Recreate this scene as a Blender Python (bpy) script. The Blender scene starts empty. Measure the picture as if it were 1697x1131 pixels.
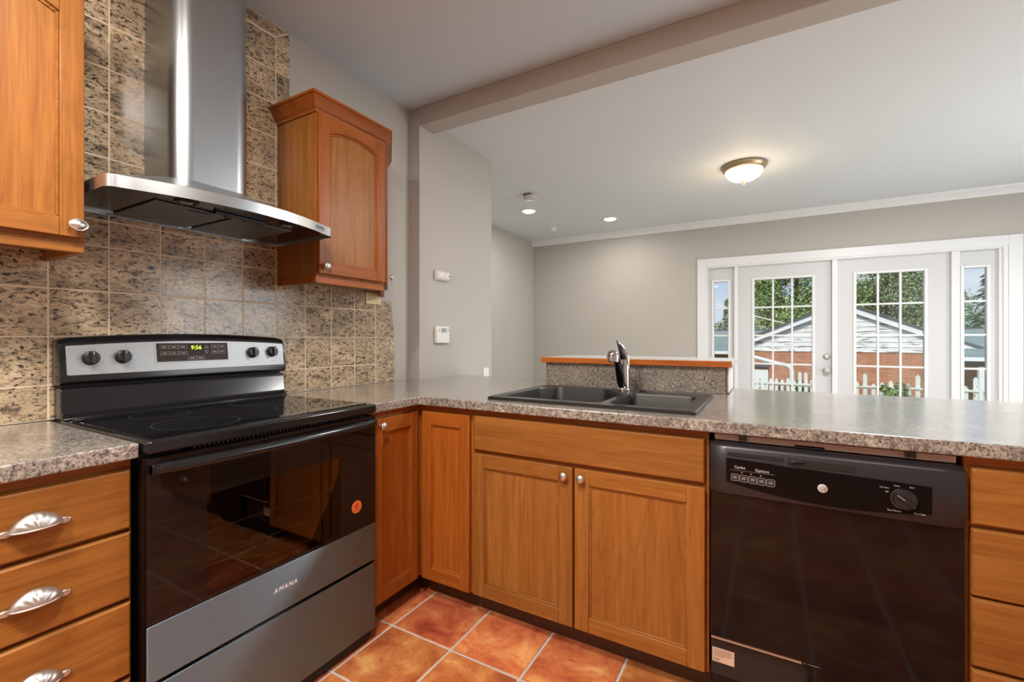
import bpy, bmesh, math, random
from mathutils import Matrix, Vector, noise

# ------------------------------------------------------------------ camera, world, sun, lights, exposure
sc = bpy.context.scene
col = sc.collection
TH = math.radians(29.64)
cam_d = bpy.data.cameras.new('camera')
cam_d.sensor_fit = 'HORIZONTAL'
cam_d.sensor_width = 36.0
cam_d.lens = 747.0 / 1697.0 * 36.0
cam_d.shift_y = -4.5 / 1697.0
cam_d.clip_start = 0.05
cam_d.clip_end = 300
cam = bpy.data.objects.new('camera', cam_d)
cam.location = (2.007, 0.0, 1.193)
cam.rotation_euler = (math.pi / 2, 0, TH)
col.objects.link(cam)
sc.camera = cam

sc.view_settings.view_transform = 'Standard'
sc.view_settings.look = 'None'
sc.view_settings.gamma = 1.0
sc.view_settings.use_curve_mapping = False
sc.view_settings.exposure = 0.06
sc.cycles.use_denoising = True
sc.cycles.max_bounces = 10
sc.cycles.diffuse_bounces = 5
sc.cycles.glossy_bounces = 5
sc.cycles.transparent_max_bounces = 16
sc.cycles.sample_clamp_indirect = 6.0
sc.cycles.caustics_reflective = False
sc.cycles.caustics_refractive = False

world = bpy.data.worlds.new('sky')
sc.world = world
world.use_nodes = True
wn, wl = world.node_tree.nodes, world.node_tree.links
wn.clear()
w_out = wn.new('ShaderNodeOutputWorld')
w_bg = wn.new('ShaderNodeBackground')
w_tc = wn.new('ShaderNodeTexCoord')
w_sep = wn.new('ShaderNodeSeparateXYZ')
w_ramp = wn.new('ShaderNodeValToRGB')
w_noise = wn.new('ShaderNodeTexNoise')
w_cr = wn.new('ShaderNodeValToRGB')
w_mix = wn.new('ShaderNodeMix'); w_mix.data_type = 'RGBA'
w_map = wn.new('ShaderNodeMapping'); w_map.inputs['Scale'].default_value = (1, 1, 2.6)
wl.new(w_tc.outputs['Generated'], w_sep.inputs[0])
wl.new(w_sep.outputs['Z'], w_ramp.inputs[0])
w_ramp.color_ramp.elements[0].color = (0.72, 0.80, 0.92, 1)
w_ramp.color_ramp.elements[1].color = (0.16, 0.36, 0.80, 1)
w_ramp.color_ramp.elements[1].position = 0.45
wl.new(w_tc.outputs['Generated'], w_map.inputs[0])
wl.new(w_map.outputs[0], w_noise.inputs['Vector'])
w_noise.inputs['Scale'].default_value = 3.2
w_noise.inputs['Detail'].default_value = 6
wl.new(w_noise.outputs[0], w_cr.inputs[0])
w_cr.color_ramp.elements[0].position = 0.46
w_cr.color_ramp.elements[1].position = 0.62
wl.new(w_cr.outputs[0], w_mix.inputs['Factor'])
wl.new(w_ramp.outputs[0], w_mix.inputs['A'])
w_mix.inputs['B'].default_value = (0.92, 0.93, 0.95, 1)
wl.new(w_mix.outputs['Result'], w_bg.inputs[0])
w_bg.inputs[1].default_value = 1.0
wl.new(w_bg.outputs[0], w_out.inputs[0])

def light(name, kind, loc, power, color=(1, 1, 1), rot=(0, 0, 0), size=0.2, size_y=None, **kw):
    d = bpy.data.lights.new(name, kind)
    d.energy = power
    d.color = color
    if kind == 'AREA':
        d.size = size
        if size_y:
            d.shape = 'RECTANGLE'; d.size_y = size_y
        else:
            d.shape = 'DISK'
    elif kind in ('POINT', 'SPOT'):
        d.shadow_soft_size = size
    elif kind == 'SUN':
        d.angle = size
    for k, v in kw.items():
        setattr(d, k, v)
    o = bpy.data.objects.new(name, d)
    o.location = loc
    o.rotation_euler = rot
    col.objects.link(o)
    return o

WARM = (1.0, 0.92, 0.83)
NEUT = (1.0, 0.975, 0.95)
COOL = (0.90, 0.96, 1.0)
light('sun', 'SUN', (0, -10, 20), 3.6, (1, 0.97, 0.92), (math.radians(52), 0, math.radians(-22)), math.radians(14))
# kitchen ceiling lamps (above and behind the camera) and the added fills for the dining area
light('kitchen_lamp_a', 'AREA', (1.50, 0.25, 2.63), 44, WARM, size=0.28)
light('kitchen_lamp_b', 'AREA', (2.65, 0.10, 2.63), 10, WARM, size=0.28)
light('kitchen_lamp_c', 'AREA', (0.60, -1.70, 2.63), 22, WARM, size=0.4)
light('kitchen_lamp_d', 'AREA', (1.10, -0.50, 2.63), 62, WARM, size=0.28)
light('dining_side_fill', 'AREA', (5.12, 3.6, 1.25), 55, COOL, (0, math.radians(90), 0), 1.6, 2.2)  # added fill at the side wall, which has no window
light('dining_top_fill', 'AREA', (3.0, 3.5, 2.58), 84, NEUT, size=0.4)  # added overhead fill; no fixture hangs here

# ------------------------------------------------------------------ materials
def nodes_of(m):
    return m.node_tree.nodes, m.node_tree.links

def mat(name, color=(0.5, 0.5, 0.5), rough=0.5, metal=0.0, spec=0.5, coat=0.0, emit=None, emit_s=0.0, noise_amt=0.04, noise_scale=6.0, bump=0.0, bump_scale=200.0):
    m = bpy.data.materials.new(name)
    m.use_nodes = True
    n, l = nodes_of(m)
    b = n['Principled BSDF']
    b.inputs['Base Color'].default_value = (*color, 1)
    b.inputs['Roughness'].default_value = rough
    b.inputs['Metallic'].default_value = metal
    b.inputs['Specular IOR Level'].default_value = spec
    b.inputs['Coat Weight'].default_value = coat
    if emit:
        b.inputs['Emission Color'].default_value = (*emit, 1)
        b.inputs['Emission Strength'].default_value = emit_s
    tc = n.new('ShaderNodeTexCoord')
    if noise_amt > 0 and not emit:
        nz = n.new('ShaderNodeTexNoise')
        nz.inputs['Scale'].default_value = noise_scale
        nz.inputs['Detail'].default_value = 4
        l.new(tc.outputs['Object'], nz.inputs['Vector'])
        mx = n.new('ShaderNodeMix'); mx.data_type = 'RGBA'
        mx.inputs['A'].default_value = (*[c * (1 - noise_amt) for c in color], 1)
        mx.inputs['B'].default_value = (*[min(1, c * (1 + noise_amt)) for c in color], 1)
        l.new(nz.outputs[0], mx.inputs['Factor'])
        l.new(mx.outputs['Result'], b.inputs['Base Color'])
    if bump > 0:
        nb = n.new('ShaderNodeTexNoise')
        nb.inputs['Scale'].default_value = bump_scale
        nb.inputs['Detail'].default_value = 3
        l.new(tc.outputs['Object'], nb.inputs['Vector'])
        bp = n.new('ShaderNodeBump')
        bp.inputs['Strength'].default_value = bump
        bp.inputs['Distance'].default_value = 0.002
        l.new(nb.outputs[0], bp.inputs['Height'])
        l.new(bp.outputs[0], b.inputs['Normal'])
    return m

def ramp(n, stops):
    r = n.new('ShaderNodeValToRGB')
    e = r.color_ramp.elements
    while len(e) < len(stops):
        e.new(0.5)
    for el, (p, c) in zip(e, stops):
        el.position = p
        el.color = (*c, 1) if len(c) == 3 else c
    return r

def wood(name, axis, dark, mid, light_, rough=0.40, coat=0.05):
    """cherry veneer; grain runs along axis 0, 1 or 2 (or a diagonal-free world axis)"""
    m = bpy.data.materials.new(name)
    m.use_nodes = True
    n, l = nodes_of(m)
    b = n['Principled BSDF']
    tc = n.new('ShaderNodeTexCoord')
    oi = n.new('ShaderNodeObjectInfo')
    vm = n.new('ShaderNodeVectorMath'); vm.operation = 'MULTIPLY_ADD'
    cmb = n.new('ShaderNodeCombineXYZ')
    for i in range(3):
        l.new(oi.outputs['Random'], cmb.inputs[i])
    vm.inputs[1].default_value = (7.3, 11.1, 5.7)
    l.new(cmb.outputs[0], vm.inputs[0])
    l.new(tc.outputs['Object'], vm.inputs[2])
    def mapped(sc_along, sc_across):
        mp = n.new('ShaderNodeMapping')
        s = [sc_across] * 3
        s[axis] = sc_along
        mp.inputs['Scale'].default_value = s
        l.new(vm.outputs[0], mp.inputs[0])
        return mp
    # figured rings
    m1 = mapped(0.8, 5.0)
    nz = n.new('ShaderNodeTexNoise'); nz.inputs['Scale'].default_value = 1.0; nz.inputs['Detail'].default_value = 3; nz.inputs['Distortion'].default_value = 0.5
    l.new(m1.outputs[0], nz.inputs['Vector'])
    rg = n.new('ShaderNodeMath'); rg.operation = 'MULTIPLY'; rg.inputs[1].default_value = 74.0
    l.new(nz.outputs[0], rg.inputs[0])
    sn = n.new('ShaderNodeMath'); sn.operation = 'SINE'
    l.new(rg.outputs[0], sn.inputs[0])
    rr = n.new('ShaderNodeMapRange'); rr.inputs['From Min'].default_value = -1; rr.inputs['From Max'].default_value = 1
    l.new(sn.outputs[0], rr.inputs['Value'])
    # broad tone
    m2 = mapped(1.1, 26.0)
    n2 = n.new('ShaderNodeTexNoise'); n2.inputs['Scale'].default_value = 1.3; n2.inputs['Detail'].default_value = 4; n2.inputs['Distortion'].default_value = 0.8
    l.new(m2.outputs[0], n2.inputs['Vector'])
    r2 = ramp(n, [(0.25, dark), (0.50, mid), (0.78, light_)])
    l.new(n2.outputs[0], r2.inputs[0])
    # fine pores
    m3 = mapped(7.0, 190.0)
    n3 = n.new('ShaderNodeTexNoise'); n3.inputs['Scale'].default_value = 1.0; n3.inputs['Detail'].default_value = 2
    l.new(m3.outputs[0], n3.inputs['Vector'])
    mx = n.new('ShaderNodeMix'); mx.data_type = 'RGBA'; mx.blend_type = 'MULTIPLY'
    mx.inputs['Factor'].default_value = 0.17
    r1 = ramp(n, [(0.0, (0.45, 0.36, 0.28)), (0.10, (0.75, 0.68, 0.60)), (0.30, (1, 1, 1))])
    l.new(rr.outputs[0], r1.inputs[0])
    l.new(r2.outputs[0], mx.inputs['A'])
    l.new(r1.outputs[0], mx.inputs['B'])
    mx2 = n.new('ShaderNodeMix'); mx2.data_type = 'RGBA'; mx2.blend_type = 'MULTIPLY'
    mx2.inputs['Factor'].default_value = 0.45
    r3 = ramp(n, [(0.30, (0.6, 0.55, 0.5)), (0.62, (1, 1, 1))])
    l.new(n3.outputs[0], r3.inputs[0])
    l.new(mx.outputs['Result'], mx2.inputs['A'])
    l.new(r3.outputs[0], mx2.inputs['B'])
    hv = n.new('ShaderNodeHueSaturation')
    mr = n.new('ShaderNodeMapRange'); mr.inputs['To Min'].default_value = 0.88; mr.inputs['To Max'].default_value = 1.10
    l.new(oi.outputs['Random'], mr.inputs['Value'])
    l.new(mr.outputs[0], hv.inputs['Value'])
    l.new(mx2.outputs['Result'], hv.inputs['Color'])
    l.new(hv.outputs[0], b.inputs['Base Color'])
    b.inputs['Roughness'].default_value = rough
    b.inputs['Coat Weight'].default_value = coat
    b.inputs['Coat Roughness'].default_value = 0.25
    b.inputs['Specular IOR Level'].default_value = 0.25
    return m

WD, WM, WL = (0.240, 0.084, 0.016), (0.295, 0.112, 0.023), (0.360, 0.150, 0.034)
wood_z = wood('cherry_vertical', 2, WD, WM, WL)
wood_y = wood('cherry_along_y', 1, WD, WM, WL)
wood_x = wood('cherry_along_x', 0, WD, WM, WL)
RD, RM, RL = (0.265, 0.066, 0.009), (0.315, 0.088, 0.012), (0.365, 0.116, 0.017)
red_z = wood('red_cherry_vertical', 2, RD, RM, RL)
red_y = wood('red_cherry_along_y', 1, RD, RM, RL)
red_x = wood('red_cherry_along_x', 0, RD, RM, RL)
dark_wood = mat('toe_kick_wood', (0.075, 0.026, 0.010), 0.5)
under_wood = mat('raw_plywood', (0.30, 0.22, 0.13), 0.6)

def granite(name, per_island, stops, speck=(0.02, 0.018, 0.018), scale=1.0, speck_lo=0.58, rough=0.2, stretch=(1, 1, 1), speck_scale=62, mottle=(0.75, 1.12), fleck=None, base_scale=28, coat=0.0):
    m = bpy.data.materials.new(name)
    m.use_nodes = True
    n, l = nodes_of(m)
    b = n['Principled BSDF']
    tc = n.new('ShaderNodeTexCoord')
    mp = n.new('ShaderNodeMapping')
    mp.inputs['Scale'].default_value = [scale * s for s in stretch]
    if per_island:
        ge = n.new('ShaderNodeNewGeometry')
        wn_ = n.new('ShaderNodeTexWhiteNoise'); wn_.noise_dimensions = '1D'
        l.new(ge.outputs['Random Per Island'], wn_.inputs['W'])
        sc_ = n.new('ShaderNodeVectorMath'); sc_.operation = 'MULTIPLY_ADD'
        sc_.inputs[1].default_value = (9, 9, 9)
        l.new(wn_.outputs['Color'], sc_.inputs[0])
        l.new(tc.outputs['Object'], sc_.inputs[2])
        l.new(sc_.outputs[0], mp.inputs[0])
        rot = n.new('ShaderNodeVectorMath'); rot.operation = 'MULTIPLY'
        rot.inputs[1].default_value = (6.28, 0, 0)
        l.new(wn_.outputs['Color'], rot.inputs[0])
        l.new(rot.outputs[0], mp.inputs['Rotation'])
    else:
        l.new(tc.outputs['Object'], mp.inputs[0])
    n1 = n.new('ShaderNodeTexNoise'); n1.inputs['Scale'].default_value = base_scale; n1.inputs['Detail'].default_value = 8; n1.inputs['Roughness'].default_value = 0.72; n1.inputs['Distortion'].default_value = 0.45
    l.new(mp.outputs[0], n1.inputs['Vector'])
    r1 = ramp(n, stops)
    l.new(n1.outputs[0], r1.inputs[0])
    # dark mineral specks
    n2 = n.new('ShaderNodeTexNoise'); n2.inputs['Scale'].default_value = speck_scale; n2.inputs['Detail'].default_value = 4; n2.inputs['Roughness'].default_value = 0.62; n2.inputs['Distortion'].default_value = 0.5
    l.new(mp.outputs[0], n2.inputs['Vector'])
    r2 = ramp(n, [(speck_lo, (0, 0, 0)), (speck_lo + 0.07, (1, 1, 1))])
    l.new(n2.outputs[0], r2.inputs[0])
    mx = n.new('ShaderNodeMix'); mx.data_type = 'RGBA'
    l.new(r2.outputs[0], mx.inputs['Factor'])
    l.new(r1.outputs[0], mx.inputs['A'])
    mx.inputs['B'].default_value = (*speck, 1)
    last = mx.outputs['Result']
    if fleck:
        n5 = n.new('ShaderNodeTexVoronoi'); n5.inputs['Scale'].default_value = speck_scale * 0.7; n5.inputs['Randomness'].default_value = 1
        l.new(mp.outputs[0], n5.inputs['Vector'])
        r5 = ramp(n, [(0.72, (0, 0, 0)), (0.80, (1, 1, 1))])
        sp = n.new('ShaderNodeSeparateColor')
        l.new(n5.outputs['Color'], sp.inputs[0])
        l.new(sp.outputs[0], r5.inputs[0])
        m5 = n.new('ShaderNodeMix'); m5.data_type = 'RGBA'
        fm = n.new('ShaderNodeMath'); fm.operation = 'MULTIPLY'; fm.inputs[1].default_value = 0.6
        l.new(r5.outputs[0], fm.inputs[0])
        l.new(fm.outputs[0], m5.inputs['Factor'])
        l.new(last, m5.inputs['A'])
        m5.inputs['B'].default_value = (*fleck, 1)
        last = m5.outputs['Result']
    # slow mottle
    n3 = n.new('ShaderNodeTexNoise'); n3.inputs['Scale'].default_value = 7; n3.inputs['Detail'].default_value = 3
    l.new(mp.outputs[0], n3.inputs['Vector'])
    mr = n.new('ShaderNodeMapRange'); mr.inputs['From Min'].default_value = 0.3; mr.inputs['From Max'].default_value = 0.7
    mr.inputs['To Min'].default_value = mottle[0]; mr.inputs['To Max'].default_value = mottle[1]
    l.new(n3.outputs[0], mr.inputs['Value'])
    hv = n.new('ShaderNodeHueSaturation')
    l.new(mr.outputs[0], hv.inputs['Value'])
    l.new(last, hv.inputs['Color'])
    l.new(hv.outputs[0], b.inputs['Base Color'])
    b.inputs['Roughness'].default_value = rough
    b.inputs['Coat Weight'].default_value = coat
    b.inputs['Coat Roughness'].default_value = 0.17
    b.inputs['Specular IOR Level'].default_value = 0.5
    return m

tile_granite = granite('granite_tile', True, [(0.29, (0.045, 0.04, 0.042)), (0.38, (0.18, 0.135, 0.095)), (0.46, (0.40, 0.30, 0.19)), (0.53, (0.60, 0.48, 0.33)), (0.59, (0.35, 0.225, 0.125)), (0.65, (0.56, 0.44, 0.30)), (0.74, (0.78, 0.71, 0.60))], (0.030, 0.029, 0.034), 1.0, 0.550, 0.15, stretch=(1.0, 0.8, 1.6), speck_scale=72, mottle=(0.60, 1.25), base_scale=34)
laminate = granite('stone_laminate', False, [(0.30, (0.045, 0.040, 0.043)), (0.40, (0.115, 0.100, 0.095)), (0.49, (0.24, 0.212, 0.185)), (0.57, (0.37, 0.33, 0.28)), (0.70, (0.49, 0.45, 0.39))], (0.034, 0.031, 0.040), 1.0, 0.552, 0.25, stretch=(1.3, 1.3, 1.3), speck_scale=135, mottle=(0.74, 1.18), base_scale=80, coat=0.9)
grout_m = mat('tile_grout', (0.70, 0.58, 0.43), 0.85)
paint_wall = mat('greige_wall_paint', (0.448, 0.420, 0.385), 0.6, noise_amt=0.015, bump=0.06, bump_scale=160)
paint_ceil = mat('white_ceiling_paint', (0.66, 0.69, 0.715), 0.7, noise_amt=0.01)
paint_ceil_k = mat('kitchen_ceiling_bounce_tint', (0.57, 0.66, 0.735), 0.7, noise_amt=0.01)  # ceiling white shifted blue to offset the warm bounce off the floor
paint_trim = mat('white_trim_paint', (0.72, 0.73, 0.74), 0.35, noise_amt=0.01)
paint_door = mat('white_door_paint', (0.58, 0.585, 0.60), 0.4, noise_amt=0.01)
pale_floor = mat('dining_pale_floor', (0.50, 0.47, 0.42), 0.9)  # unseen dining floor, made pale to bounce light upward

def steel_mat(name, axis, base=0.56, rough=0.27, aniso=0.0, rot=0.0, tint=(0.93, 1.0, 1.06)):
    """brushed stainless: base tinted cool to offset warm reflections, fine brushing along one axis"""
    m = bpy.data.materials.new(name)
    m.use_nodes = True
    n, l = nodes_of(m)
    b = n['Principled BSDF']
    b.inputs['Metallic'].default_value = 1.0
    b.inputs['Base Color'].default_value = (base * tint[0], base * tint[1], base * tint[2], 1)
    tc = n.new('ShaderNodeTexCoord')
    mp = n.new('ShaderNodeMapping')
    s = [600.0] * 3; s[axis] = 4.0
    mp.inputs['Scale'].default_value = s
    l.new(tc.outputs['Object'], mp.inputs[0])
    nz = n.new('ShaderNodeTexNoise'); nz.inputs['Scale'].default_value = 1; nz.inputs['Detail'].default_value = 2
    l.new(mp.outputs[0], nz.inputs['Vector'])
    mr = n.new('ShaderNodeMapRange'); mr.inputs['To Min'].default_value = rough - 0.03; mr.inputs['To Max'].default_value = rough + 0.03
    l.new(nz.outputs[0], mr.inputs['Value'])
    l.new(mr.outputs[0], b.inputs['Roughness'])
    if aniso:
        b.inputs['Anisotropic'].default_value = aniso
        b.inputs['Anisotropic Rotation'].default_value = rot
        tg = n.new('ShaderNodeTangent'); tg.direction_type = 'RADIAL'; tg.axis = 'Z'
        l.new(tg.outputs[0], b.inputs['Tangent'])
    return m

steel_y = steel_mat('brushed_steel_along_y', 1, 0.60, 0.30)
steel_panel = steel_mat('brushed_steel_range_panel', 1, 0.34, 0.52, 0.85, 0.25, (0.73, 1.0, 1.22))  # strong blue tint put in against the orange floor it reflects
steel_z = steel_mat('brushed_steel_vertical', 2, 0.44, 0.33)
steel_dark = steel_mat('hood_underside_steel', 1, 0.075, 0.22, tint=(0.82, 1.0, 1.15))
filter_m = mat('grease_filter_mesh', (0.15, 0.175, 0.195), 0.45, 0.7, bump=0.5, bump_scale=500)
panel_steel = mat('satin_control_panel', (0.34, 0.355, 0.37), 0.40, 0.75, noise_amt=0.02)
nickel = mat('satin_nickel', (0.62, 0.60, 0.58), 0.38, 1.0, noise_amt=0.03)
chrome = mat('chrome', (0.56, 0.56, 0.58), 0.10, 1.0, noise_amt=0.0)
dark_chrome = mat('dark_chrome', (0.10, 0.10, 0.115), 0.12, 1.0, noise_amt=0.0)
black_enamel = mat('black_enamel', (0.008, 0.008, 0.009), 0.16, noise_amt=0.0)
black_plastic = mat('black_plastic', (0.015, 0.014, 0.016), 0.33, noise_amt=0.05)
ceramic_glass = mat('black_ceramic_glass', (0.004, 0.004, 0.005), 0.035, noise_amt=0.0, spec=0.55)
black_void = mat('black_recess', (0.006, 0.006, 0.006), 0.6)
dw_panel = mat('dishwasher_door_gloss', (0.0055, 0.0035, 0.0038), 0.07, noise_amt=0.1, spec=0.30)
dw_frame = mat('dishwasher_console_plastic', (0.016, 0.0145, 0.019), 0.32, noise_amt=0.03)
pink_strip = mat('pinkish_strip', (0.55, 0.40, 0.34), 0.6)
grey_mark = mat('grey_marking', (0.30, 0.30, 0.30), 0.5, noise_amt=0)
ring_mark = mat('burner_ring_print', (0.11, 0.11, 0.11), 0.3, noise_amt=0)
dark_mark = mat('dark_marking', (0.08, 0.08, 0.085), 0.5, noise_amt=0)
white_mark = mat('white_marking', (0.50, 0.50, 0.50), 0.5, noise_amt=0)
green_digit = mat('clock_digits', (0.2, 0.3, 0), 0.5, emit=(0.62, 1.0, 0.05), emit_s=1.6)
red_led = mat('red_indicator', (0.5, 0.1, 0.05), 0.4, emit=(1, 0.2, 0.12), emit_s=0.5)
orange_st = mat('orange_sticker', (0.72, 0.16, 0.035), 0.5)
label_st = mat('paper_label', (0.62, 0.45, 0.34), 0.6)
sink_m = mat('brown_black_composite', (0.010, 0.0085, 0.008), 0.40, noise_amt=0.25, noise_scale=300)
cavity_m = mat('oven_cavity_enamel', (0.035, 0.022, 0.016), 0.4)
rack_m = mat('oven_rack_wire', (0.92, 0.72, 0.52), 0.5, 0.0)
ivory = mat('ivory_plastic', (0.70, 0.58, 0.34), 0.4, noise_amt=0.01)
white_pl = mat('white_plastic', (0.74, 0.73, 0.70), 0.4, noise_amt=0.01)
lcd_m = mat('grey_lcd', (0.30, 0.36, 0.38), 0.3)
brass_m = mat('aged_brass', (0.48, 0.36, 0.22), 0.35, 0.9)
shade_m = mat('lit_glass_shade', (1, 1, 1), 0.4, emit=(1.0, 0.90, 0.74), emit_s=3.0)
bulb_m = mat('lit_recessed_lens', (1, 1, 1), 0.4, emit=(1.0, 0.97, 0.93), emit_s=5.0)

def glass_mat(name, tint=(0.94, 0.96, 0.95), refl=1.0, rough=0.0):
    m = bpy.data.materials.new(name)
    m.use_nodes = True
    n, l = nodes_of(m)
    n.remove(n['Principled BSDF'])
    out = n['Material Output']
    tr = n.new('ShaderNodeBsdfTransparent'); tr.inputs[0].default_value = (*tint, 1)
    gl = n.new('ShaderNodeBsdfGlossy'); gl.inputs['Roughness'].default_value = rough
    gl.inputs[0].default_value = (refl, refl, refl, 1)
    fr = n.new('ShaderNodeFresnel'); fr.inputs[0].default_value = 1.5
    mx = n.new('ShaderNodeMixShader')
    l.new(fr.outputs[0], mx.inputs[0]); l.new(tr.outputs[0], mx.inputs[1]); l.new(gl.outputs[0], mx.inputs[2])
    l.new(mx.outputs[0], out.inputs[0])
    return m

pane_glass = glass_mat('window_glass')
oven_glass = glass_mat('oven_window_glass', (0.55, 0.44, 0.38), 1.0, 0.01)
oven_inner = glass_mat('oven_inner_glass', (0.6, 0.5, 0.45), 0.75, 0.02)

def terracotta():
    m = bpy.data.materials.new('terracotta_tile')
    m.use_nodes = True
    n, l = nodes_of(m)
    b = n['Principled BSDF']
    tc = n.new('ShaderNodeTexCoord')
    ge = n.new('ShaderNodeNewGeometry')
    wn_ = n.new('ShaderNodeTexWhiteNoise'); wn_.noise_dimensions = '1D'
    l.new(ge.outputs['Random Per Island'], wn_.inputs['W'])
    vm = n.new('ShaderNodeVectorMath'); vm.operation = 'MULTIPLY_ADD'; vm.inputs[1].default_value = (8, 8, 8)
    l.new(wn_.outputs['Color'], vm.inputs[0]); l.new(tc.outputs['Object'], vm.inputs[2])
    n1 = n.new('ShaderNodeTexNoise'); n1.inputs['Scale'].default_value = 7; n1.inputs['Detail'].default_value = 6; n1.inputs['Roughness'].default_value = 0.6; n1.inputs['Distortion'].default_value = 0.6
    l.new(vm.outputs[0], n1.inputs['Vector'])
    r1 = ramp(n, [(0.28, (0.24, 0.050, 0.020)), (0.42, (0.43, 0.115, 0.042)), (0.54, (0.54, 0.18, 0.062)), (0.68, (0.68, 0.34, 0.12))])
    l.new(n1.outputs[0], r1.inputs[0])
    n2 = n.new('ShaderNodeTexNoise'); n2.inputs['Scale'].default_value = 60; n2.inputs['Detail'].default_value = 4
    l.new(vm.outputs[0], n2.inputs['Vector'])
    r2 = ramp(n, [(0.25, (0.5, 0.42, 0.38)), (0.42, (1, 1, 1)), (0.70, (1, 1, 1)), (0.80, (1.15, 1.12, 1.05))])
    l.new(n2.outputs[0], r2.inputs[0])
    mx = n.new('ShaderNodeMix'); mx.data_type = 'RGBA'; mx.blend_type = 'MULTIPLY'; mx.inputs['Factor'].default_value = 0.7
    l.new(r1.outputs[0], mx.inputs['A']); l.new(r2.outputs[0], mx.inputs['B'])
    hv = n.new('ShaderNodeHueSaturation')
    sp = n.new('ShaderNodeSeparateColor'); l.new(wn_.outputs['Color'], sp.inputs[0])
    a = n.new('ShaderNodeMapRange'); a.inputs['To Min'].default_value = 0.488; a.inputs['To Max'].default_value = 0.512
    l.new(sp.outputs[1], a.inputs['Value']); l.new(a.outputs[0], hv.inputs['Hue'])
    v = n.new('ShaderNodeMapRange'); v.inputs['To Min'].default_value = 0.82; v.inputs['To Max'].default_value = 1.15
    l.new(sp.outputs[2], v.inputs['Value']); l.new(v.outputs[0], hv.inputs['Value'])
    l.new(mx.outputs['Result'], hv.inputs['Color'])
    l.new(hv.outputs[0], b.inputs['Base Color'])
    b.inputs['Roughness'].default_value = 0.36
    bp = n.new('ShaderNodeBump'); bp.inputs['Strength'].default_value = 0.25; bp.inputs['Distance'].default_value = 0.002
    l.new(n2.outputs[0], bp.inputs['Height']); l.new(bp.outputs[0], b.inputs['Normal'])
    return m

floor_tile = terracotta()
floor_grout = mat('floor_grout', (0.52, 0.455, 0.41), 0.8, bump=0.3)

def brick_mat():
    m = bpy.data.materials.new('red_brick')
    m.use_nodes = True
    n, l = nodes_of(m)
    b = n['Principled BSDF']
    tc = n.new('ShaderNodeTexCoord')
    mp = n.new('ShaderNodeMapping'); mp.inputs['Rotation'].default_value = (math.radians(90), 0, 0)
    l.new(tc.outputs['Object'], mp.inputs[0])
    br = n.new('ShaderNodeTexBrick')
    br.inputs['Color1'].default_value = (0.50, 0.19, 0.10, 1); br.inputs['Color2'].default_value = (0.60, 0.27, 0.15, 1)
    br.inputs['Mortar'].default_value = (0.30, 0.17, 0.12, 1)
    br.inputs['Scale'].default_value = 1.0
    br.inputs['Brick Width'].default_value = 0.21; br.inputs['Row Height'].default_value = 0.060; br.inputs['Mortar Size'].default_value = 0.007
    l.new(mp.outputs[0], br.inputs['Vector'])
    nz = n.new('ShaderNodeTexNoise'); nz.inputs['Scale'].default_value = 2.5
    l.new(tc.outputs['Object'], nz.inputs['Vector'])
    mx = n.new('ShaderNodeMix'); mx.data_type = 'RGBA'; mx.blend_type = 'MULTIPLY'; mx.inputs['Factor'].default_value = 0.5
    r = ramp(n, [(0.3, (0.75, 0.7, 0.65)), (0.65, (1.1, 1.1, 1.1))])
    l.new(nz.outputs[0], r.inputs[0]); l.new(br.outputs[0], mx.inputs['A']); l.new(r.outputs[0], mx.inputs['B'])
    l.new(mx.outputs['Result'], b.inputs['Base Color'])
    b.inputs['Roughness'].default_value = 0.9
    return m
brick = brick_mat()

def peel_mat(name, paint, under, lo, stretch=(0.6, 1, 7)):
    m = bpy.data.materials.new(name)
    m.use_nodes = True
    n, l = nodes_of(m)
    b = n['Principled BSDF']
    tc = n.new('ShaderNodeTexCoord')
    mp = n.new('ShaderNodeMapping'); mp.inputs['Scale'].default_value = stretch
    l.new(tc.outputs['Object'], mp.inputs[0])
    nz = n.new('ShaderNodeTexNoise'); nz.inputs['Scale'].default_value = 3.0; nz.inputs['Detail'].default_value = 5
    l.new(mp.outputs[0], nz.inputs['Vector'])
    r = ramp(n, [(lo, (0, 0, 0)), (lo + 0.04, (1, 1, 1))])
    l.new(nz.outputs[0], r.inputs[0])
    mx = n.new('ShaderNodeMix'); mx.data_type = 'RGBA'
    mx.inputs['A'].default_value = (*paint, 1); mx.inputs['B'].default_value = (*under, 1)
    l.new(r.outputs[0], mx.inputs['Factor']); l.new(mx.outputs['Result'], b.inputs['Base Color'])
    b.inputs['Roughness'].default_value = 0.8
    return m
siding_m = peel_mat('peeling_white_siding', (0.80, 0.79, 0.78), (0.26, 0.23, 0.20), 0.57, (0.9, 1, 9))
fence_m = peel_mat('weathered_white_pickets', (0.72, 0.72, 0.66), (0.36, 0.34, 0.26), 0.60, (3, 3, 3))
white_ext = mat('white_exterior_paint', (0.8, 0.8, 0.8), 0.6)
roof_teal = mat('teal_grey_shingles', (0.21, 0.27, 0.245), 0.9, noise_amt=0.3, noise_scale=4)
roof_grey = mat('dark_grey_shingles', (0.10, 0.10, 0.11), 0.9, noise_amt=0.2)
lawn_m = mat('lawn', (0.10, 0.16, 0.05), 0.95, noise_amt=0.4, noise_scale=3)
bark_m = mat('bark', (0.10, 0.07, 0.05), 0.9)

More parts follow.
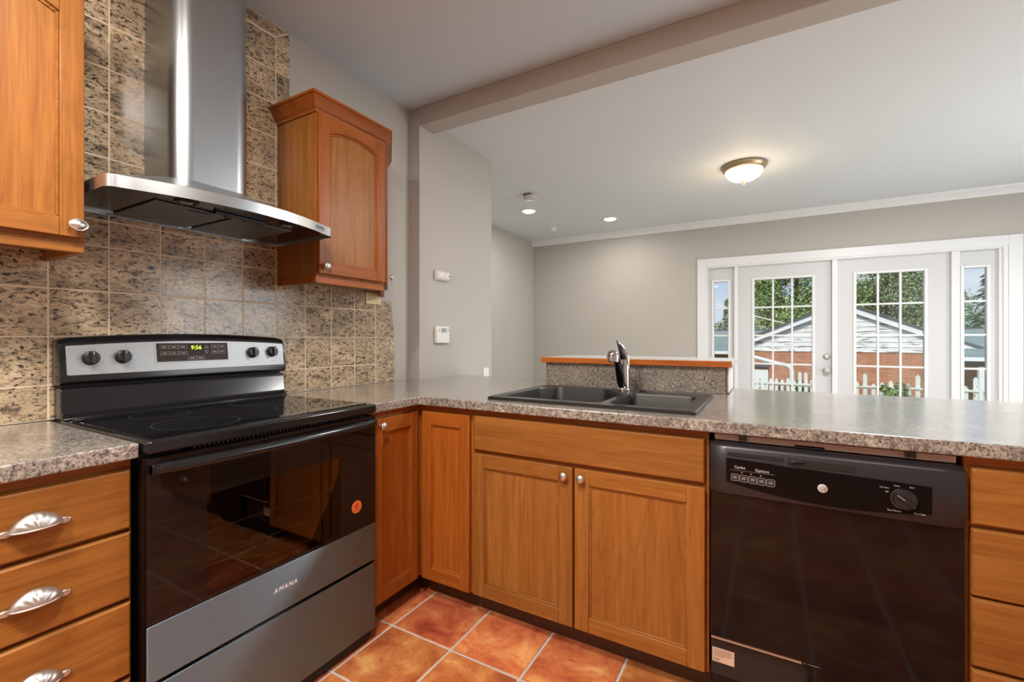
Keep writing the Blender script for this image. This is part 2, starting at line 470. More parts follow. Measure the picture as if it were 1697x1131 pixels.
def leaf_mat(name, c1, c2):
    m = bpy.data.materials.new(name)
    m.use_nodes = True
    n, l = nodes_of(m)
    b = n['Principled BSDF']
    ge = n.new('ShaderNodeNewGeometry')
    r = ramp(n, [(0.0, c1), (1.0, c2)])
    l.new(ge.outputs['Random Per Island'], r.inputs[0])
    l.new(r.outputs[0], b.inputs['Base Color'])
    b.inputs['Roughness'].default_value = 0.7
    b.inputs['Subsurface Weight'].default_value = 0.0
    return m
leaf_a = leaf_mat('mid_green_leaves', (0.10, 0.17, 0.05), (0.40, 0.54, 0.18))
leaf_b = leaf_mat('deep_green_leaves', (0.08, 0.13, 0.04), (0.32, 0.44, 0.15))
leaf_c = leaf_mat('blue_green_needles', (0.17, 0.24, 0.17), (0.36, 0.46, 0.33))
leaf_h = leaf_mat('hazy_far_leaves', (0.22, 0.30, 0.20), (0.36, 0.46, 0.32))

# ------------------------------------------------------------------ geometry helpers
def frame(ax, off):
    """local (a, b, n) -> world. 'px': face looking +X at x=off, a=y, b=z. 'my': face looking -Y at y=off, a=x, b=z. 'mz': looking down at z=off, a=y, b=x"""
    if ax == 'px':
        return Matrix(((0, 0, 1, off), (1, 0, 0, 0), (0, 1, 0, 0), (0, 0, 0, 1)))
    if ax == 'my':
        return Matrix(((1, 0, 0, 0), (0, 0, -1, off), (0, 1, 0, 0), (0, 0, 0, 1)))
    if ax == 'mz':
        return Matrix(((0, 1, 0, 0), (1, 0, 0, 0), (0, 0, -1, off), (0, 0, 0, 1)))
    return Matrix.Identity(4)

class G:
    def __init__(self, M=None):
        self.bm = bmesh.new()
        self.M = M or Matrix.Identity(4)
    def _v(self, p):
        return self.bm.verts.new(self.M @ Vector(p))
    def face(self, pts, mi=0):
        f = self.bm.faces.new([self._v(p) for p in pts])
        f.material_index = mi
        return f
    def box(self, a0, a1, b0, b1, c0, c1, mi=0):
        vs = [self._v(p) for p in ((a0, b0, c0), (a1, b0, c0), (a1, b1, c0), (a0, b1, c0), (a0, b0, c1), (a1, b0, c1), (a1, b1, c1), (a0, b1, c1))]
        for q in ((3, 2, 1, 0), (4, 5, 6, 7), (0, 1, 5, 4), (1, 2, 6, 5), (2, 3, 7, 6), (3, 0, 4, 7)):
            f = self.bm.faces.new([vs[i] for i in q]); f.material_index = mi
        return self
    def prism(self, poly, c0, c1, mi=0):
        """poly of (a, b) counter-clockwise, extruded along n"""
        lo = [self._v((a, b, c0)) for a, b in poly]
        hi = [self._v((a, b, c1)) for a, b in poly]
        k = len(poly)
        fs = [self.bm.faces.new(lo[::-1]), self.bm.faces.new(hi)]
        for i in range(k):
            fs.append(self.bm.faces.new((lo[i], lo[(i + 1) % k], hi[(i + 1) % k], hi[i])))
        for f in fs:
            f.material_index = mi
        return self
    def loft(self, rings, close=True, cap=True, mi=0):
        rs = [[self._v(p) for p in r] for r in rings]
        k = len(rs[0])
        for r0, r1 in zip(rs, rs[1:]):
            for i in range(k if close else k - 1):
                j = (i + 1) % k
                try:
                    f = self.bm.faces.new((r0[i], r0[j], r1[j], r1[i])); f.material_index = mi
                except ValueError:
                    pass
        if cap and close:
            f = self.bm.faces.new(rs[0][::-1]); f.material_index = mi
            f = self.bm.faces.new(rs[-1]); f.material_index = mi
        return self
    def lathe(self, prof, ca, cb, c=0.0, seg=24, sa=1.0, sb=1.0, mi=0, rot=0.0):
        """profile of (radius, height along n) round (ca, cb); sa, sb squash it"""
        rings = []
        for r, h in prof:
            r = max(r, 1e-5)
            rings.append([(ca + sa * r * math.cos(rot + 2 * math.pi * i / seg), cb + sb * r * math.sin(rot + 2 * math.pi * i / seg), c + h) for i in range(seg)])
        return self.loft(rings, True, True, mi)
    def tube(self, pts, r, seg=10, mi=0, cap=True):
        P = [Vector(p) for p in pts]
        rad = r if isinstance(r, (list, tuple)) else [r] * len(P)
        rings = []
        up = None
        for i, p in enumerate(P):
            t = (P[min(i + 1, len(P) - 1)] - P[max(i - 1, 0)]).normalized()
            if up is None:
                up = Vector((0, 0, 1)) if abs(t.z) < 0.9 else Vector((1, 0, 0))
            x = t.cross(up).normalized()
            y = x.cross(t).normalized()
            up = y
            rings.append([tuple(p + (x * math.cos(2 * math.pi * k / seg) + y * math.sin(2 * math.pi * k / seg)) * rad[i]) for k in range(seg)])
        return self.loft(rings, True, cap, mi)
    def grid(self, fn, nu, nv, mi=0):
        vs = [[self._v(fn(i / nu, j / nv)) for j in range(nv + 1)] for i in range(nu + 1)]
        for i in range(nu):
            for j in range(nv):
                f = self.bm.faces.new((vs[i][j], vs[i + 1][j], vs[i + 1][j + 1], vs[i][j + 1])); f.material_index = mi
        return self

def obj(name, g, mats, parent=None, bevel=0.0, seg=2, smooth=35, kind=None, label=None, solid=0.0):
    bm = g.bm
    bmesh.ops.recalc_face_normals(bm, faces=bm.faces)
    if parent is not None:
        base = parent.matrix_world_base
        bmesh.ops.translate(bm, verts=bm.verts, vec=-base)
        loc = Vector((0, 0, 0))
    else:
        base = Vector((0, 0, 0)); loc = base
    me = bpy.data.meshes.new(name)
    bm.to_mesh(me); bm.free()
    for m in (mats if isinstance(mats, (list, tuple)) else [mats]):
        me.materials.append(m)
    if smooth:
        for p in me.polygons:
            p.use_smooth = True
        me.set_sharp_from_angle(angle=math.radians(smooth))
    o = bpy.data.objects.new(name, me)
    col.objects.link(o)
    if parent is not None:
        o.parent = parent.ob if isinstance(parent, Root) else parent
    if solid:
        md = o.modifiers.new('thickness', 'SOLIDIFY'); md.thickness = solid; md.offset = 0
    if bevel > 0:
        md = o.modifiers.new('bevel', 'BEVEL'); md.width = bevel; md.segments = seg; md.limit_method = 'ANGLE'; md.angle_limit = math.radians(40)
    if kind:
        o['kind'] = kind
    if label:
        o['label'] = label
    return Part(o, base)

class Part:
    def __init__(self, o, base):
        self.ob = o; self.matrix_world_base = base
class Root(Part):
    pass

def _op(p):
    return p.ob

_old_obj = obj
def obj(name, g, mats, parent=None, **kw):
    r = _old_obj(name, g, mats, None if parent is None else Root(parent.ob, parent.matrix_world_base), **kw)
    return r

def thing(name, label, cat, loc, group=None):
    o = bpy.data.objects.new(name, None)
    o.empty_display_size = 0.05
    o.location = loc
    o['label'] = label; o['category'] = cat
    if group:
        o['group'] = group
    col.objects.link(o)
    return Root(o, Vector(loc))

def tag(p, label, cat, group=None):
    p.ob['label'] = label; p.ob['category'] = cat
    if group:
        p.ob['group'] = group
    return p

def struct(name, g, mats, **kw):
    return obj(name, g, mats, kind='structure', **kw)

def text(name, body, size, M, mats, parent, align='CENTER', extrude=0.0003, spacing=1.0, shear=0.0, sx=1.0):
    cu = bpy.data.curves.new(name, 'FONT')
    cu.body = body; cu.size = size; cu.extrude = extrude
    cu.align_x = align; cu.align_y = 'CENTER'; cu.space_character = spacing; cu.shear = shear
    cu.resolution_u = 3
    to = bpy.data.objects.new(name, cu)
    col.objects.link(to)
    bpy.context.view_layer.update()
    me = bpy.data.meshes.new_from_object(to)
    bpy.data.objects.remove(to)
    bpy.data.curves.remove(cu)
    g = G()
    g.bm.from_mesh(me)
    bpy.data.meshes.remove(me)
    if sx != 1.0:
        bmesh.ops.scale(g.bm, vec=(sx, 1, 1), verts=g.bm.verts)
    bmesh.ops.transform(g.bm, matrix=M, verts=g.bm.verts)
    return obj(name, g, mats, parent, smooth=0)

def at(F, a, b, n=0.0):
    return F @ Matrix.Translation((a, b, n))

def rrect(a0, a1, b0, b1, r, k=5):
    pts = []
    for ca, cb, s in ((a1 - r, b0 + r, -90), (a1 - r, b1 - r, 0), (a0 + r, b1 - r, 90), (a0 + r, b0 + r, 180)):
        for i in range(k + 1):
            t = math.radians(s + 90 * i / k)
            pts.append((ca + r * math.cos(t), cb + r * math.sin(t)))
    return pts

# ------------------------------------------------------------------ setting
ZK, ZD = 2.66, 2.61        # kitchen and dining ceilings
YF = 5.91                  # far wall
# floor
g = G()
g.box(-0.02, 3.76, -2.42, 2.62, -0.06, -0.0025, 1)
p = 0.3004
i0 = -3
for i in range(-3, 11):
    for j in range(-13, 5):
        x0, x1 = 0.648 + i * p + 0.005, 0.648 + (i + 1) * p - 0.005
        y0, y1 = 1.3835 + j * p + 0.005, 1.3835 + (j + 1) * p - 0.005
        x0 = max(x0, 0.0); x1 = min(x1, 3.75); y1 = min(y1, 2.6); y0 = max(y0, -2.4)
        if x1 - x0 < 0.02 or y1 - y0 < 0.02:
            continue
        g.box(x0, x1, y0, y1, -0.012, 0.0, 0)
struct('floor', g, [floor_tile, floor_grout], bevel=0.0025)
g = G(); g.box(-1.15, 5.3, 2.62, 6.05, -0.06, -0.002); g.box(3.76, 5.3, 2.30, 2.62, -0.06, -0.002)
struct('floor_dining', g, pale_floor)
# walls
g = G(); g.box(-0.15, 0.0, -2.4, 2.196, 0, ZK)
struct('wall_left', g, paint_wall)
g = G(); g.box(-1.15, 0.082, 2.196, 3.053, 0, ZK)
struct('wall_partition', g, paint_wall, bevel=0.004)
g = G(); g.box(-1.15, -1.0, 3.053, YF, 0, ZD + 0.05)
struct('wall_recess', g, paint_wall)
g = G()
g.box(-1.15, 1.352, YF, YF + 0.14, 0, ZD + 0.05)
g.box(3.93, 5.3, YF, YF + 0.14, 0, ZD + 0.05)
g.box(1.352, 3.93, YF, YF + 0.14, 2.05, ZD + 0.05)
struct('wall_far', g, paint_wall)
g = G(); g.box(5.2, 5.35, 2.2, YF, 0, ZD + 0.05)
struct('wall_right', g, paint_wall)
g = G(); g.box(3.75, 3.9, -2.4, 2.196, 0, ZK); g.box(3.75, 5.2, 2.196, 2.337, 0, ZK)
struct('wall_kitchen_right', g, paint_wall)
g = G(); g.box(-0.15, 3.9, -2.55, -2.4, 0, ZK)
struct('wall_back', g, paint_wall)
g = G(); g.box(0.082, 3.75, 2.196, 2.337, 2.545, ZK)
struct('wall_header', g, paint_wall, bevel=0.004)
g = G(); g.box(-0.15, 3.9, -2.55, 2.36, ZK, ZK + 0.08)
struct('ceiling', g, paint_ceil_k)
g = G(); g.box(-1.15, 5.35, 2.330, YF + 0.14, ZD, ZD + 0.05)
struct('ceiling_dining', g, paint_ceil)
# crown moulding along the far wall
g = G()
prof = [(0, 0), (0, -0.078), (0.012, -0.078), (0.016, -0.066), (0.022, -0.058), (0.034, -0.034), (0.052, -0.020), (0.058, -0.012), (0.062, 0)]
g.loft([[(-1.0, YF - q, ZD + h) for q, h in prof], [(5.2, YF - q, ZD + h) for q, h in prof]])
struct('trim_1', g, paint_trim, smooth=50)
# door casing
g = G(frame('my', YF))
g.box(1.252, 1.345, 0, 2.152, -0.002, 0.020); g.box(3.938, 4.033, 0, 2.152, -0.002, 0.020); g.box(1.345, 3.938, 2.058, 2.152, -0.002, 0.020)
g.box(1.343, 1.362, 0, 2.06, -0.03, 0.012); g.box(3.905, 3.940, 0, 2.06, -0.03, 0.012); g.box(1.362, 3.905, 2.038, 2.06, -0.03, 0.012)
struct('trim_2', g, paint_trim, bevel=0.003)
# mullion posts, jambs and head of the door unit
g = G(frame('my', YF))
for a0, a1, n1 in ((1.655, 1.700, 0.0), (2.600, 2.650, 0.004), (3.551, 3.612, 0.0)):
    g.box(a0, a1, 0, 2.038, -0.12, n1)
g.box(1.352, 1.366, 0, 2.04, -0.13, -0.01); g.box(3.880, 3.93, 0, 2.04, -0.13, -0.004); g.box(1.352, 3.93, 2.030, 2.05, -0.13, -0.012)
struct('trim_3', g, paint_trim, bevel=0.003)

def glazed_leaf(name, a0, a1, g0, g1, z0, z1, cols, rows_z, door, hinge=None):
    F = frame('my', YF + 0.035)
    g = G(F)
    zt = 2.030 if door else 2.028
    f = 0.028
    # leaf: four members round the glass opening
    g.box(a0, g0 - f, 0.01, zt, -0.045, 0); g.box(g1 + f, a1, 0.01, zt, -0.045, 0)
    g.box(g0 - f, g1 + f, z1 + f, zt, -0.045, 0); g.box(g0 - f, g1 + f, 0.01, z0 - f, -0.045, 0)
    leaf = struct(name, g, paint_door)
    g = G(F)
    g.box(g0 - f, g0, z0 - f, z1 + f, -0.05, 0.010); g.box(g1, g1 + f, z0 - f, z1 + f, -0.05, 0.010)
    g.box(g0, g1, z1, z1 + f, -0.05, 0.010); g.box(g0, g1, z0 - f, z0, -0.05, 0.010)
    obj('glazing_bead', g, paint_trim, leaf, bevel=0.004)
    g = G(F); g.box(g0, g1, z0, z1, -0.028, -0.022)
    obj('glass_pane', g, pane_glass, leaf)
    g = G(F)
    for i in range(1, cols):
        c = g0 + (g1 - g0) * i / cols
        g.box(c - 0.009, c + 0.009, z0, z1, -0.034, -0.006)
    for z in rows_z:
        g.box(g0, g1, z - 0.009, z + 0.009, -0.0335, -0.0066)
    obj('glazing_bars', g, paint_trim, leaf)
    return leaf

ROWS = (0.575, 0.900, 1.226, 1.550)
GZ0, GZ1 = 0.26, 1.868
glazed_leaf('window_1', 1.366, 1.655, 1.436, 1.590, GZ0, GZ1, 1, ROWS, False)
d1 = glazed_leaf('door_1', 1.702, 2.598, 1.866, 2.424, GZ0, GZ1, 3, ROWS, True)
d2 = glazed_leaf('door_2', 2.652, 3.549, 2.815, 3.358, GZ0, GZ1, 3, ROWS, True)
glazed_leaf('window_2', 3.612, 3.880, 3.650, 3.806, GZ0, GZ1, 1, ROWS, False)
F = frame('my', YF + 0.035)
g = G(F); g.lathe([(0.032, 0), (0.032, 0.006), (0.026, 0.012), (0.014, 0.016), (0.014, 0.024), (0.0, 0.026)], 2.555, 0.992, seg=24)
obj('deadbolt', g, nickel, d1)
g = G(F); g.lathe([(0.036, 0), (0.036, 0.005), (0.030, 0.010), (0.013, 0.014), (0.013, 0.034), (0.026, 0.042), (0.030, 0.056), (0.024, 0.066), (0.0, 0.069)], 2.555, 0.846, seg=24)
obj('door_knob', g, nickel, d1)
# half wall under the bar
g = G(); g.box(0.905, 1.845, 2.345, 2.65, 0.935, 1.056)
struct('wall_half', g, paint_trim, bevel=0.002)
g = G(); g.box(0.082, 3.2, 2.52, 2.62, 0, 0.885)
struct('wall_peninsula', g, paint_wall)

# ------------------------------------------------------------------ tile backsplash
tb = thing('tile_backsplash', 'beige and black speckled stone tiles covering the wall behind range and hood', 'backsplash', (0, 0.9, 0.93))
TP, TQ = 0.1533, 0.1552     # tile pitch
Y0, Z0 = 0.5181, 1.3535
g = G(); GR = 0.0022
def tile(y0, y1, z0, z1, poly=None):
    if y1 - y0 < 0.012 or z1 - z0 < 0.012:
        return
    g.box(0.001, 0.0095, y0 + GR, y1 - GR, z0 + GR, z1 - GR)
zrow = [Z0 + TQ * k for k in range(-3, 9)]
def cells(ya, yb, za, zb):
    ys = sorted({ya, yb} | {Y0 + TP * k for k in range(-8, 12) if ya < Y0 + TP * k < yb})
    zs = sorted({za, zb} | {z for z in zrow if za < z < zb})
    for u0, u1 in zip(ys, ys[1:]):
        for v0, v1 in zip(zs, zs[1:]):
            tile(u0, u1, v0, v1)
cells(-0.1, 1.8975, 0.932, 1.60)
cells(0.36, 1.2835, 1.60, 2.601)
obj('field_tiles', g, tile_granite, tb, bevel=0.0012, seg=1, smooth=0)
g = G()
for a, b_ in ((0.932, 1.1983), (1.1983, 1.42)):
    g.prism([(1.8975 + GR, a + GR), (2.050, a + GR), (2.050 - (0.03 if b_ > 1.3 else 0), b_ - GR), (1.8975 + GR, b_ - GR)], 0.001, 0.0095)
    for v in g.bm.verts:
        pass
# right border pieces were laid out in (y, z): turn them onto the wall
bmesh.ops.transform(g.bm, matrix=frame('px', 0), verts=g.bm.verts)
gg = G(frame('px', 0))
zs = [z for z in zrow if 1.6 < z < 2.60] 
yb0, yb1 = 1.2835, 1.352
prev = 1.60
for z in zs[1::2] + [None]:
    top = z if z else 2.601
    if z:
        gg.prism([(yb0 + GR, prev + GR), (yb1, prev + GR), (yb1, top - GR), (yb0 + GR, top - GR)], 0.001, 0.0095)
    else:
        gg.prism([(yb0 + GR, prev + GR), (yb1, prev + GR), (yb1, 2.655 - GR), (yb0 + GR, 2.601 - GR)], 0.001, 0.0095)
    prev = top
tops = [0.36] + [Y0 + TP * k for k in range(0, 5, 2)] + [1.2835]
for a, b_ in zip(tops, tops[1:]):
    e = 0.0685 if b_ == 1.2835 else 0
    gg.prism([(a + GR, 2.601 + GR), (b_ - (GR if not e else 0), 2.601 + GR), (b_ + e - GR * 2, 2.657), (a + GR, 2.657)], 0.001, 0.0095)
obj('edge_tiles', g, tile_granite, tb, bevel=0.0012, seg=1, smooth=0)
obj('border_tiles', gg, tile_granite, tb, bevel=0.0012, seg=1, smooth=0)
g = G(); g.box(0.0003, 0.0086, -0.1, 1.8975, 0.932, 1.60); g.box(0.0003, 0.0086, 0.36, 1.35, 1.60, 2.658); g.box(0.0003, 0.0086, 1.8975, 2.015, 0.932, 1.40)
obj('grout', g, grout_m, tb)

# ------------------------------------------------------------------ cabinet pieces
def arc_pts(a0, a1, z, rise, k=14):
    """points from a1 to a0 along an arch whose ends are at z and whose middle is at z + rise"""
    w = (a1 - a0) / 2; c = (a0 + a1) / 2
    return [(c + w * math.cos(math.pi * 0 + math.pi * i / k) , z + rise * (1 - (math.cos(math.pi * i / k)) ** 2)) for i in range(k + 1)]

def panel_door(parent, F, a0, a1, b0, b1, wz, wh, st=0.052, rl=None, arch=0.0, th=0.02, name='door', label=None, wp=None):
    """frame-and-panel door; returns the door part. F's n=0 plane is the back of the door"""
    rl = rl or st
    g = G(F)
    r = 0.004
    def bar(poly, mi):
        g.prism(poly, 0, th, mi)
    bar([(a0, b0), (a0 + st, b0), (a0 + st, b1), (a0, b1)], 0)
    bar([(a1 - st, b0), (a1, b0), (a1, b1), (a1 - st, b1)], 0)
    bar([(a0 + st, b0), (a1 - st, b0), (a1 - st, b0 + rl), (a0 + st, b0 + rl)], 1)
    if arch:
        pts = arc_pts(a0 + st, a1 - st, b1 - rl - arch, arch)
        bar([(a1 - st, b1), (a0 + st, b1)] + pts[::-1], 1)
    else:
        bar([(a0 + st, b1 - rl), (a1 - st, b1 - rl), (a1 - st, b1), (a0 + st, b1)], 1)
    d = obj(name, g, [wz, wh], parent, bevel=0.0022, seg=2, label=label)
    g = G(F)
    if arch:
        pts = arc_pts(a0 + st - 0.006, a1 - st + 0.006, b1 - rl - arch + 0.006, arch)
        g.prism([(a0 + st - 0.006, b0 + rl - 0.006), (a1 - st + 0.006, b0 + rl - 0.006)] + pts, 0.002, 0.0095)
    else:
        g.box(a0 + st - 0.006, a1 - st + 0.006, b0 + rl - 0.006, b1 - rl + 0.006, 0.002, 0.0095)
    obj('door_panel', g, wp or wz, d)
    # moulded bead round the panel
    g = G(F)
    q = 0.007
    A0, A1, B0, B1 = a0 + st, a1 - st, b0 + rl, b1 - rl - arch
    g.prism([(A0, B0), (A1, B0), (A1 - q, B0 + q), (A0 + q, B0 + q)], 0.009, 0.0145)
    g.prism([(A0, B0), (A0 + q, B0 + q), (A0 + q, B1 - (0 if arch else q)), (A0, B1)], 0.009, 0.0145)
    g.prism([(A1, B0), (A1, B1), (A1 - q, B1 - (0 if arch else q)), (A1 - q, B0 + q)], 0.009, 0.0145)
    if arch:
        o = arc_pts(A0, A1, B1, arch); i_ = arc_pts(A0 + q, A1 - q, B1 - q, arch)
        for k in range(len(o) - 1):
            g.prism([o[k], o[k + 1], i_[k + 1], i_[k]], 0.009, 0.0145)
    else:
        g.prism([(A0, B1), (A0 + q, B1 - q), (A1 - q, B1 - q), (A1, B1)], 0.009, 0.0145)
    obj('panel_bead', g, wh, d, bevel=0.0015, seg=1)
    return d

def knob(parent, F, a, b, n, sa=1.0, sb=1.0, pointed=False, r=0.016):
    g = G(F)
    if pointed:
        rings = []
        def ring(rr, h):
            pts = []
            for i in range(32):
                t = 2 * math.pi * i / 32
                pts.append((a + rr * 1.22 * math.cos(t), b + rr * 0.92 * math.copysign(abs(math.sin(t)) ** 1.30, math.sin(t)), n + h))
            return pts
        prof = [(0.006, 0), (0.006, 0.012), (0.0165, 0.015), (0.0185, 0.018), (0.0175, 0.021), (0.0150, 0.0205), (0.0140, 0.0225), (0.008, 0.0265), (0.0002, 0.028)]
        g.loft([ring(*q) for q in prof])
    else:
        g.lathe([(0.008, 0), (0.0075, 0.003), (0.0055, 0.006), (0.0055, 0.013), (r * 0.9, 0.017), (r, 0.020), (r * 0.97, 0.0225), (r * 0.86, 0.0235), (r * 0.80, 0.0245), (r * 0.5, 0.027), (0.0, 0.028)], a, b, n, seg=28, sa=sa, sb=sb)
    return obj('knob', g, nickel, parent, smooth=50)

def cup_pull(parent, F, a, b, n, w=0.104, h=0.032, d=0.024):
    g = G(F)
    hw = w * 0.43
    def P(u, v):
        s = -1 + 2 * u
        k = max(0.0, 1 - s * s)
        top = h * k ** 0.75
        out = d * k ** 0.6
        t = v * math.pi / 2
        az = top * math.cos(t)
        # flutes fan out from the middle of the lip
        phi = math.atan2(az + 0.003, s * hw)
        fl = 1 + 0.045 * math.cos(phi * 14) * math.sin(2 * t) * k
        return (a + s * hw, b + az - 0.004, n + 0.001 + out * math.sin(t) * fl)
    g.grid(P, 96, 14)
    # end tabs with a rivet dimple
    for s in (-1, 1):
        g.lathe([(0.0085, 0), (0.0085, 0.002), (0.007, 0.0035), (0.0045, 0.003), (0.0, 0.0042)], a + s * (hw + 0.002), b - 0.004, n, seg=18, sa=1.25, sb=0.8)
    # lip
    g.tube([(a + hw * s / 12, b - 0.004, n + 0.001 + d * max(0, 1 - (s / 12) ** 2) ** 0.6) for s in range(-12, 13)], 0.0014, 6)
    return obj('cup_pull', g, nickel, parent, solid=0.0012, smooth=60)

def drawer_front(parent, F, a0, a1, b0, b1, w, name='drawer'):
    g = G(F)
    q = 0.006
    g.loft([[(a0, b0, 0), (a1, b0, 0), (a1, b1, 0), (a0, b1, 0)],
            [(a0, b0, 0.012), (a1, b0, 0.012), (a1, b1, 0.012), (a0, b1, 0.012)],
            [(a0 + q * .4, b0 + q * .4, 0.017), (a1 - q * .4, b0 + q * .4, 0.017), (a1 - q * .4, b1 - q * .4, 0.017), (a0 + q * .4, b1 - q * .4, 0.017)],
            [(a0 + q, b0 + q, 0.02), (a1 - q, b0 + q, 0.02), (a1 - q, b1 - q, 0.02), (a0 + q, b1 - q, 0.02)]])
    return obj(name, g, w, parent, bevel=0.0015, seg=2, smooth=12)

XB, YB = 0.600, 1.605       # face-frame planes of the range-wall run and the peninsula
DRAWS = ((0.717, 0.866), (0.5425, 0.7095), (0.351, 0.535), (0.108, 0.343))

# --- drawer base left of the range
c = thing('drawer_cabinet', 'cherry drawer cabinet with shell pulls left of the range', 'cabinet', (0.3, 0.33, 0))
g = G(); g.box(0.012, XB, 0.14, 0.516, 0.095, 0.890)
obj('body', g, red_y, c, bevel=0.001, seg=1)
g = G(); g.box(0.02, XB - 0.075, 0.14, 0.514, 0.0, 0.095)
obj('toe_kick', g, dark_wood, c)
F = frame('px', XB)
for b0, b1 in DRAWS:
    d = drawer_front(c, F, 0.150, 0.511, b0, b1, wood_y)
    cup_pull(d, F, 0.3405, (b0 + b1) / 2 - 0.006 if b1 - b0 < 0.2 else b1 - 0.085, 0.02)

# --- corner cabinet right of the range (L shaped, two doors)
c = thing('corner_cabinet', 'L-shaped cherry corner cabinet between range and sink cabinet', 'cabinet', (0.3, 1.7, 0))
g = G(); g.prism([(0.012, 1.294), (XB, 1.294), (XB, YB), (0.903, YB), (0.903, 2.19), (0.012, 2.19)], 0.095, 0.890)
obj('body', g, red_z, c, bevel=0.001, seg=1)
g = G(); g.prism([(0.02, 1.296), (0.53, 1.296), (0.53, 1.672), (0.903, 1.672), (0.903, 2.18), (0.02, 2.18)], 0.0, 0.095)
obj('toe_kick', g, dark_wood, c)
F = frame('px', XB)
d = panel_door(c, F, 1.312, 1.5735, 0.100, 0.862, red_z, red_y, 0.047, 0.060, wp=red_z)
knob(d, F, 1.345, 0.832, 0.02, r=0.0165)
F = frame('my', YB)
panel_door(c, F, 0.632, 0.8935, 0.100, 0.862, red_z, red_x, 0.050, 0.060, wp=red_z)

# --- sink base
c = thing('sink_cabinet', 'cherry sink cabinet with two doors below one wide false drawer front', 'cabinet', (1.37, 1.9, 0))
g = G(); g.box(0.905, 1.838, YB, YB + 0.018, 0.095, 0.890); g.box(0.905, 0.923, YB + 0.018, 2.18, 0.095, 0.890); g.box(1.820, 1.838, YB + 0.018, 2.18, 0.095, 0.890); g.box(0.923, 1.820, YB + 0.018, 2.18, 0.095, 0.113)
obj('body', g, red_x, c, bevel=0.001, seg=1)
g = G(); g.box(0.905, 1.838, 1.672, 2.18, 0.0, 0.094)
obj('toe_kick', g, dark_wood, c)
F = frame('my', YB)
drawer_front(c, F, 0.9146, 1.8269, 0.718, 0.865, wood_x, 'false_drawer_front')
d = panel_door(c, F, 0.9146, 1.3655, 0.103, 0.7035, wood_z, wood_x, 0.056, 0.056)
knob(d, F, 1.3350, 0.6725, 0.02)
d = panel_door(c, F, 1.3745, 1.8269, 0.103, 0.7035, wood_z, wood_x, 0.056, 0.056)
knob(d, F, 1.4030, 0.6725, 0.02)

# --- drawer base right of the dishwasher
c = thing('drawer_cabinet', 'cherry drawer cabinet right of the black dishwasher, partly outside the frame', 'cabinet', (2.8, 1.9, 0))
g = G(); g.box(2.449, 3.16, YB, 2.18, 0.095, 0.890)
obj('body', g, red_x, c, bevel=0.001, seg=1)
g = G(); g.box(2.449, 3.16, 1.672, 2.18, 0.0, 0.095)
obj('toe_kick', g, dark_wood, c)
for b0, b1 in ((0.715, 0.862), (0.532, 0.705), (0.352, 0.5275), (0.108, 0.344)):
    d = drawer_front(c, F, 2.4595, 3.15, b0, b1, wood_x)
    cup_pull(d, F, 2.805, (b0 + b1) / 2 - 0.006, 0.02)

# ------------------------------------------------------------------ worktops
def slab_edge(poly, z0, z1):
    g = G(); g.prism(poly, z0, z1)
    return g
g = slab_edge([(0.010, 0.10), (0.635, 0.10), (0.635, 0.5205), (0.010, 0.5205)], 0.892, 0.930)
tag(obj('countertop', g, laminate, bevel=0.004, seg=3), 'short speckled stone-look worktop left of the range', 'countertop')
# L-shaped worktop with a cut-out for the sink
SX0, SX1, SY0, SY1 = 0.970, 1.772, 1.665, 2.175
g = G()
outer = [(0.010, 1.290), (0.635, 1.290), (0.635, 1.5615), (3.22, 1.5615), (3.22, 2.640), (0.084, 2.640), (0.084, 2.193), (0.010, 2.193)]
vo = []
for z in (0.892, 0.930):
    vo.append(([g._v((x, y, z)) for x, y in outer], [g._v((x, y, z)) for x, y in ((SX0, SY0), (SX1, SY0), (SX1, SY1), (SX0, SY1))]))
for k, (o, i) in enumerate(vo):
    fs = [(o[0], o[1], o[2], i[0], i[3], o[6], o[7]), (o[2], o[3], i[1], i[0]), (o[3], o[4], i[2], i[1]), (o[4], o[5], o[6], i[3], i[2])]
    for q in fs:
        g.bm.faces.new(q)
for (lo, hi) in ((vo[0][0], vo[1][0]), (vo[0][1], vo[1][1])):
    for k in range(len(lo)):
        g.bm.faces.new((lo[k], lo[(k + 1) % len(lo)], hi[(k + 1) % len(lo)], hi[k]))
tag(obj('countertop', g, laminate, bevel=0.004, seg=3), 'long L-shaped speckled stone-look worktop of the peninsula around the black sink', 'countertop')
# raised bar: laminate riser and ledge
b = thing('bar_riser', 'speckled stone-look riser standing behind the sink under the raised ledge', 'backsplash', (1.37, 2.34, 0.931))
g = G(); g.box(0.905, 1.832, 2.330, 2.345, 0.931, 1.0565)
obj('riser_face', g, laminate, b)
g = G(); g.box(1.832, 1.8375, 2.329, 2.345, 0.931, 1.0565)
obj('end_strip', g, mat('dark_red_edge', (0.14, 0.035, 0.016), 0.4), b)
b = thing('bar_ledge', 'raised bar ledge with orange wood front edge behind the sink', 'shelf', (1.37, 2.5, 1.057))
g = G(); g.box(0.885, 1.860, 2.318, 2.72, 1.0575, 1.086)
obj('ledge_top', g, mat('pale_grey_laminate', (0.50, 0.50, 0.50), 0.25), b, bevel=0.0015)
EDG = wood('orange_edge_wood', 0, (0.42, 0.10, 0.015), (0.55, 0.15, 0.025), (0.62, 0.20, 0.04))
g = G(); g.box(0.885, 1.860, 2.300, 2.3175, 1.0575, 1.0862)
obj('wood_edge', g, EDG, b, bevel=0.002)

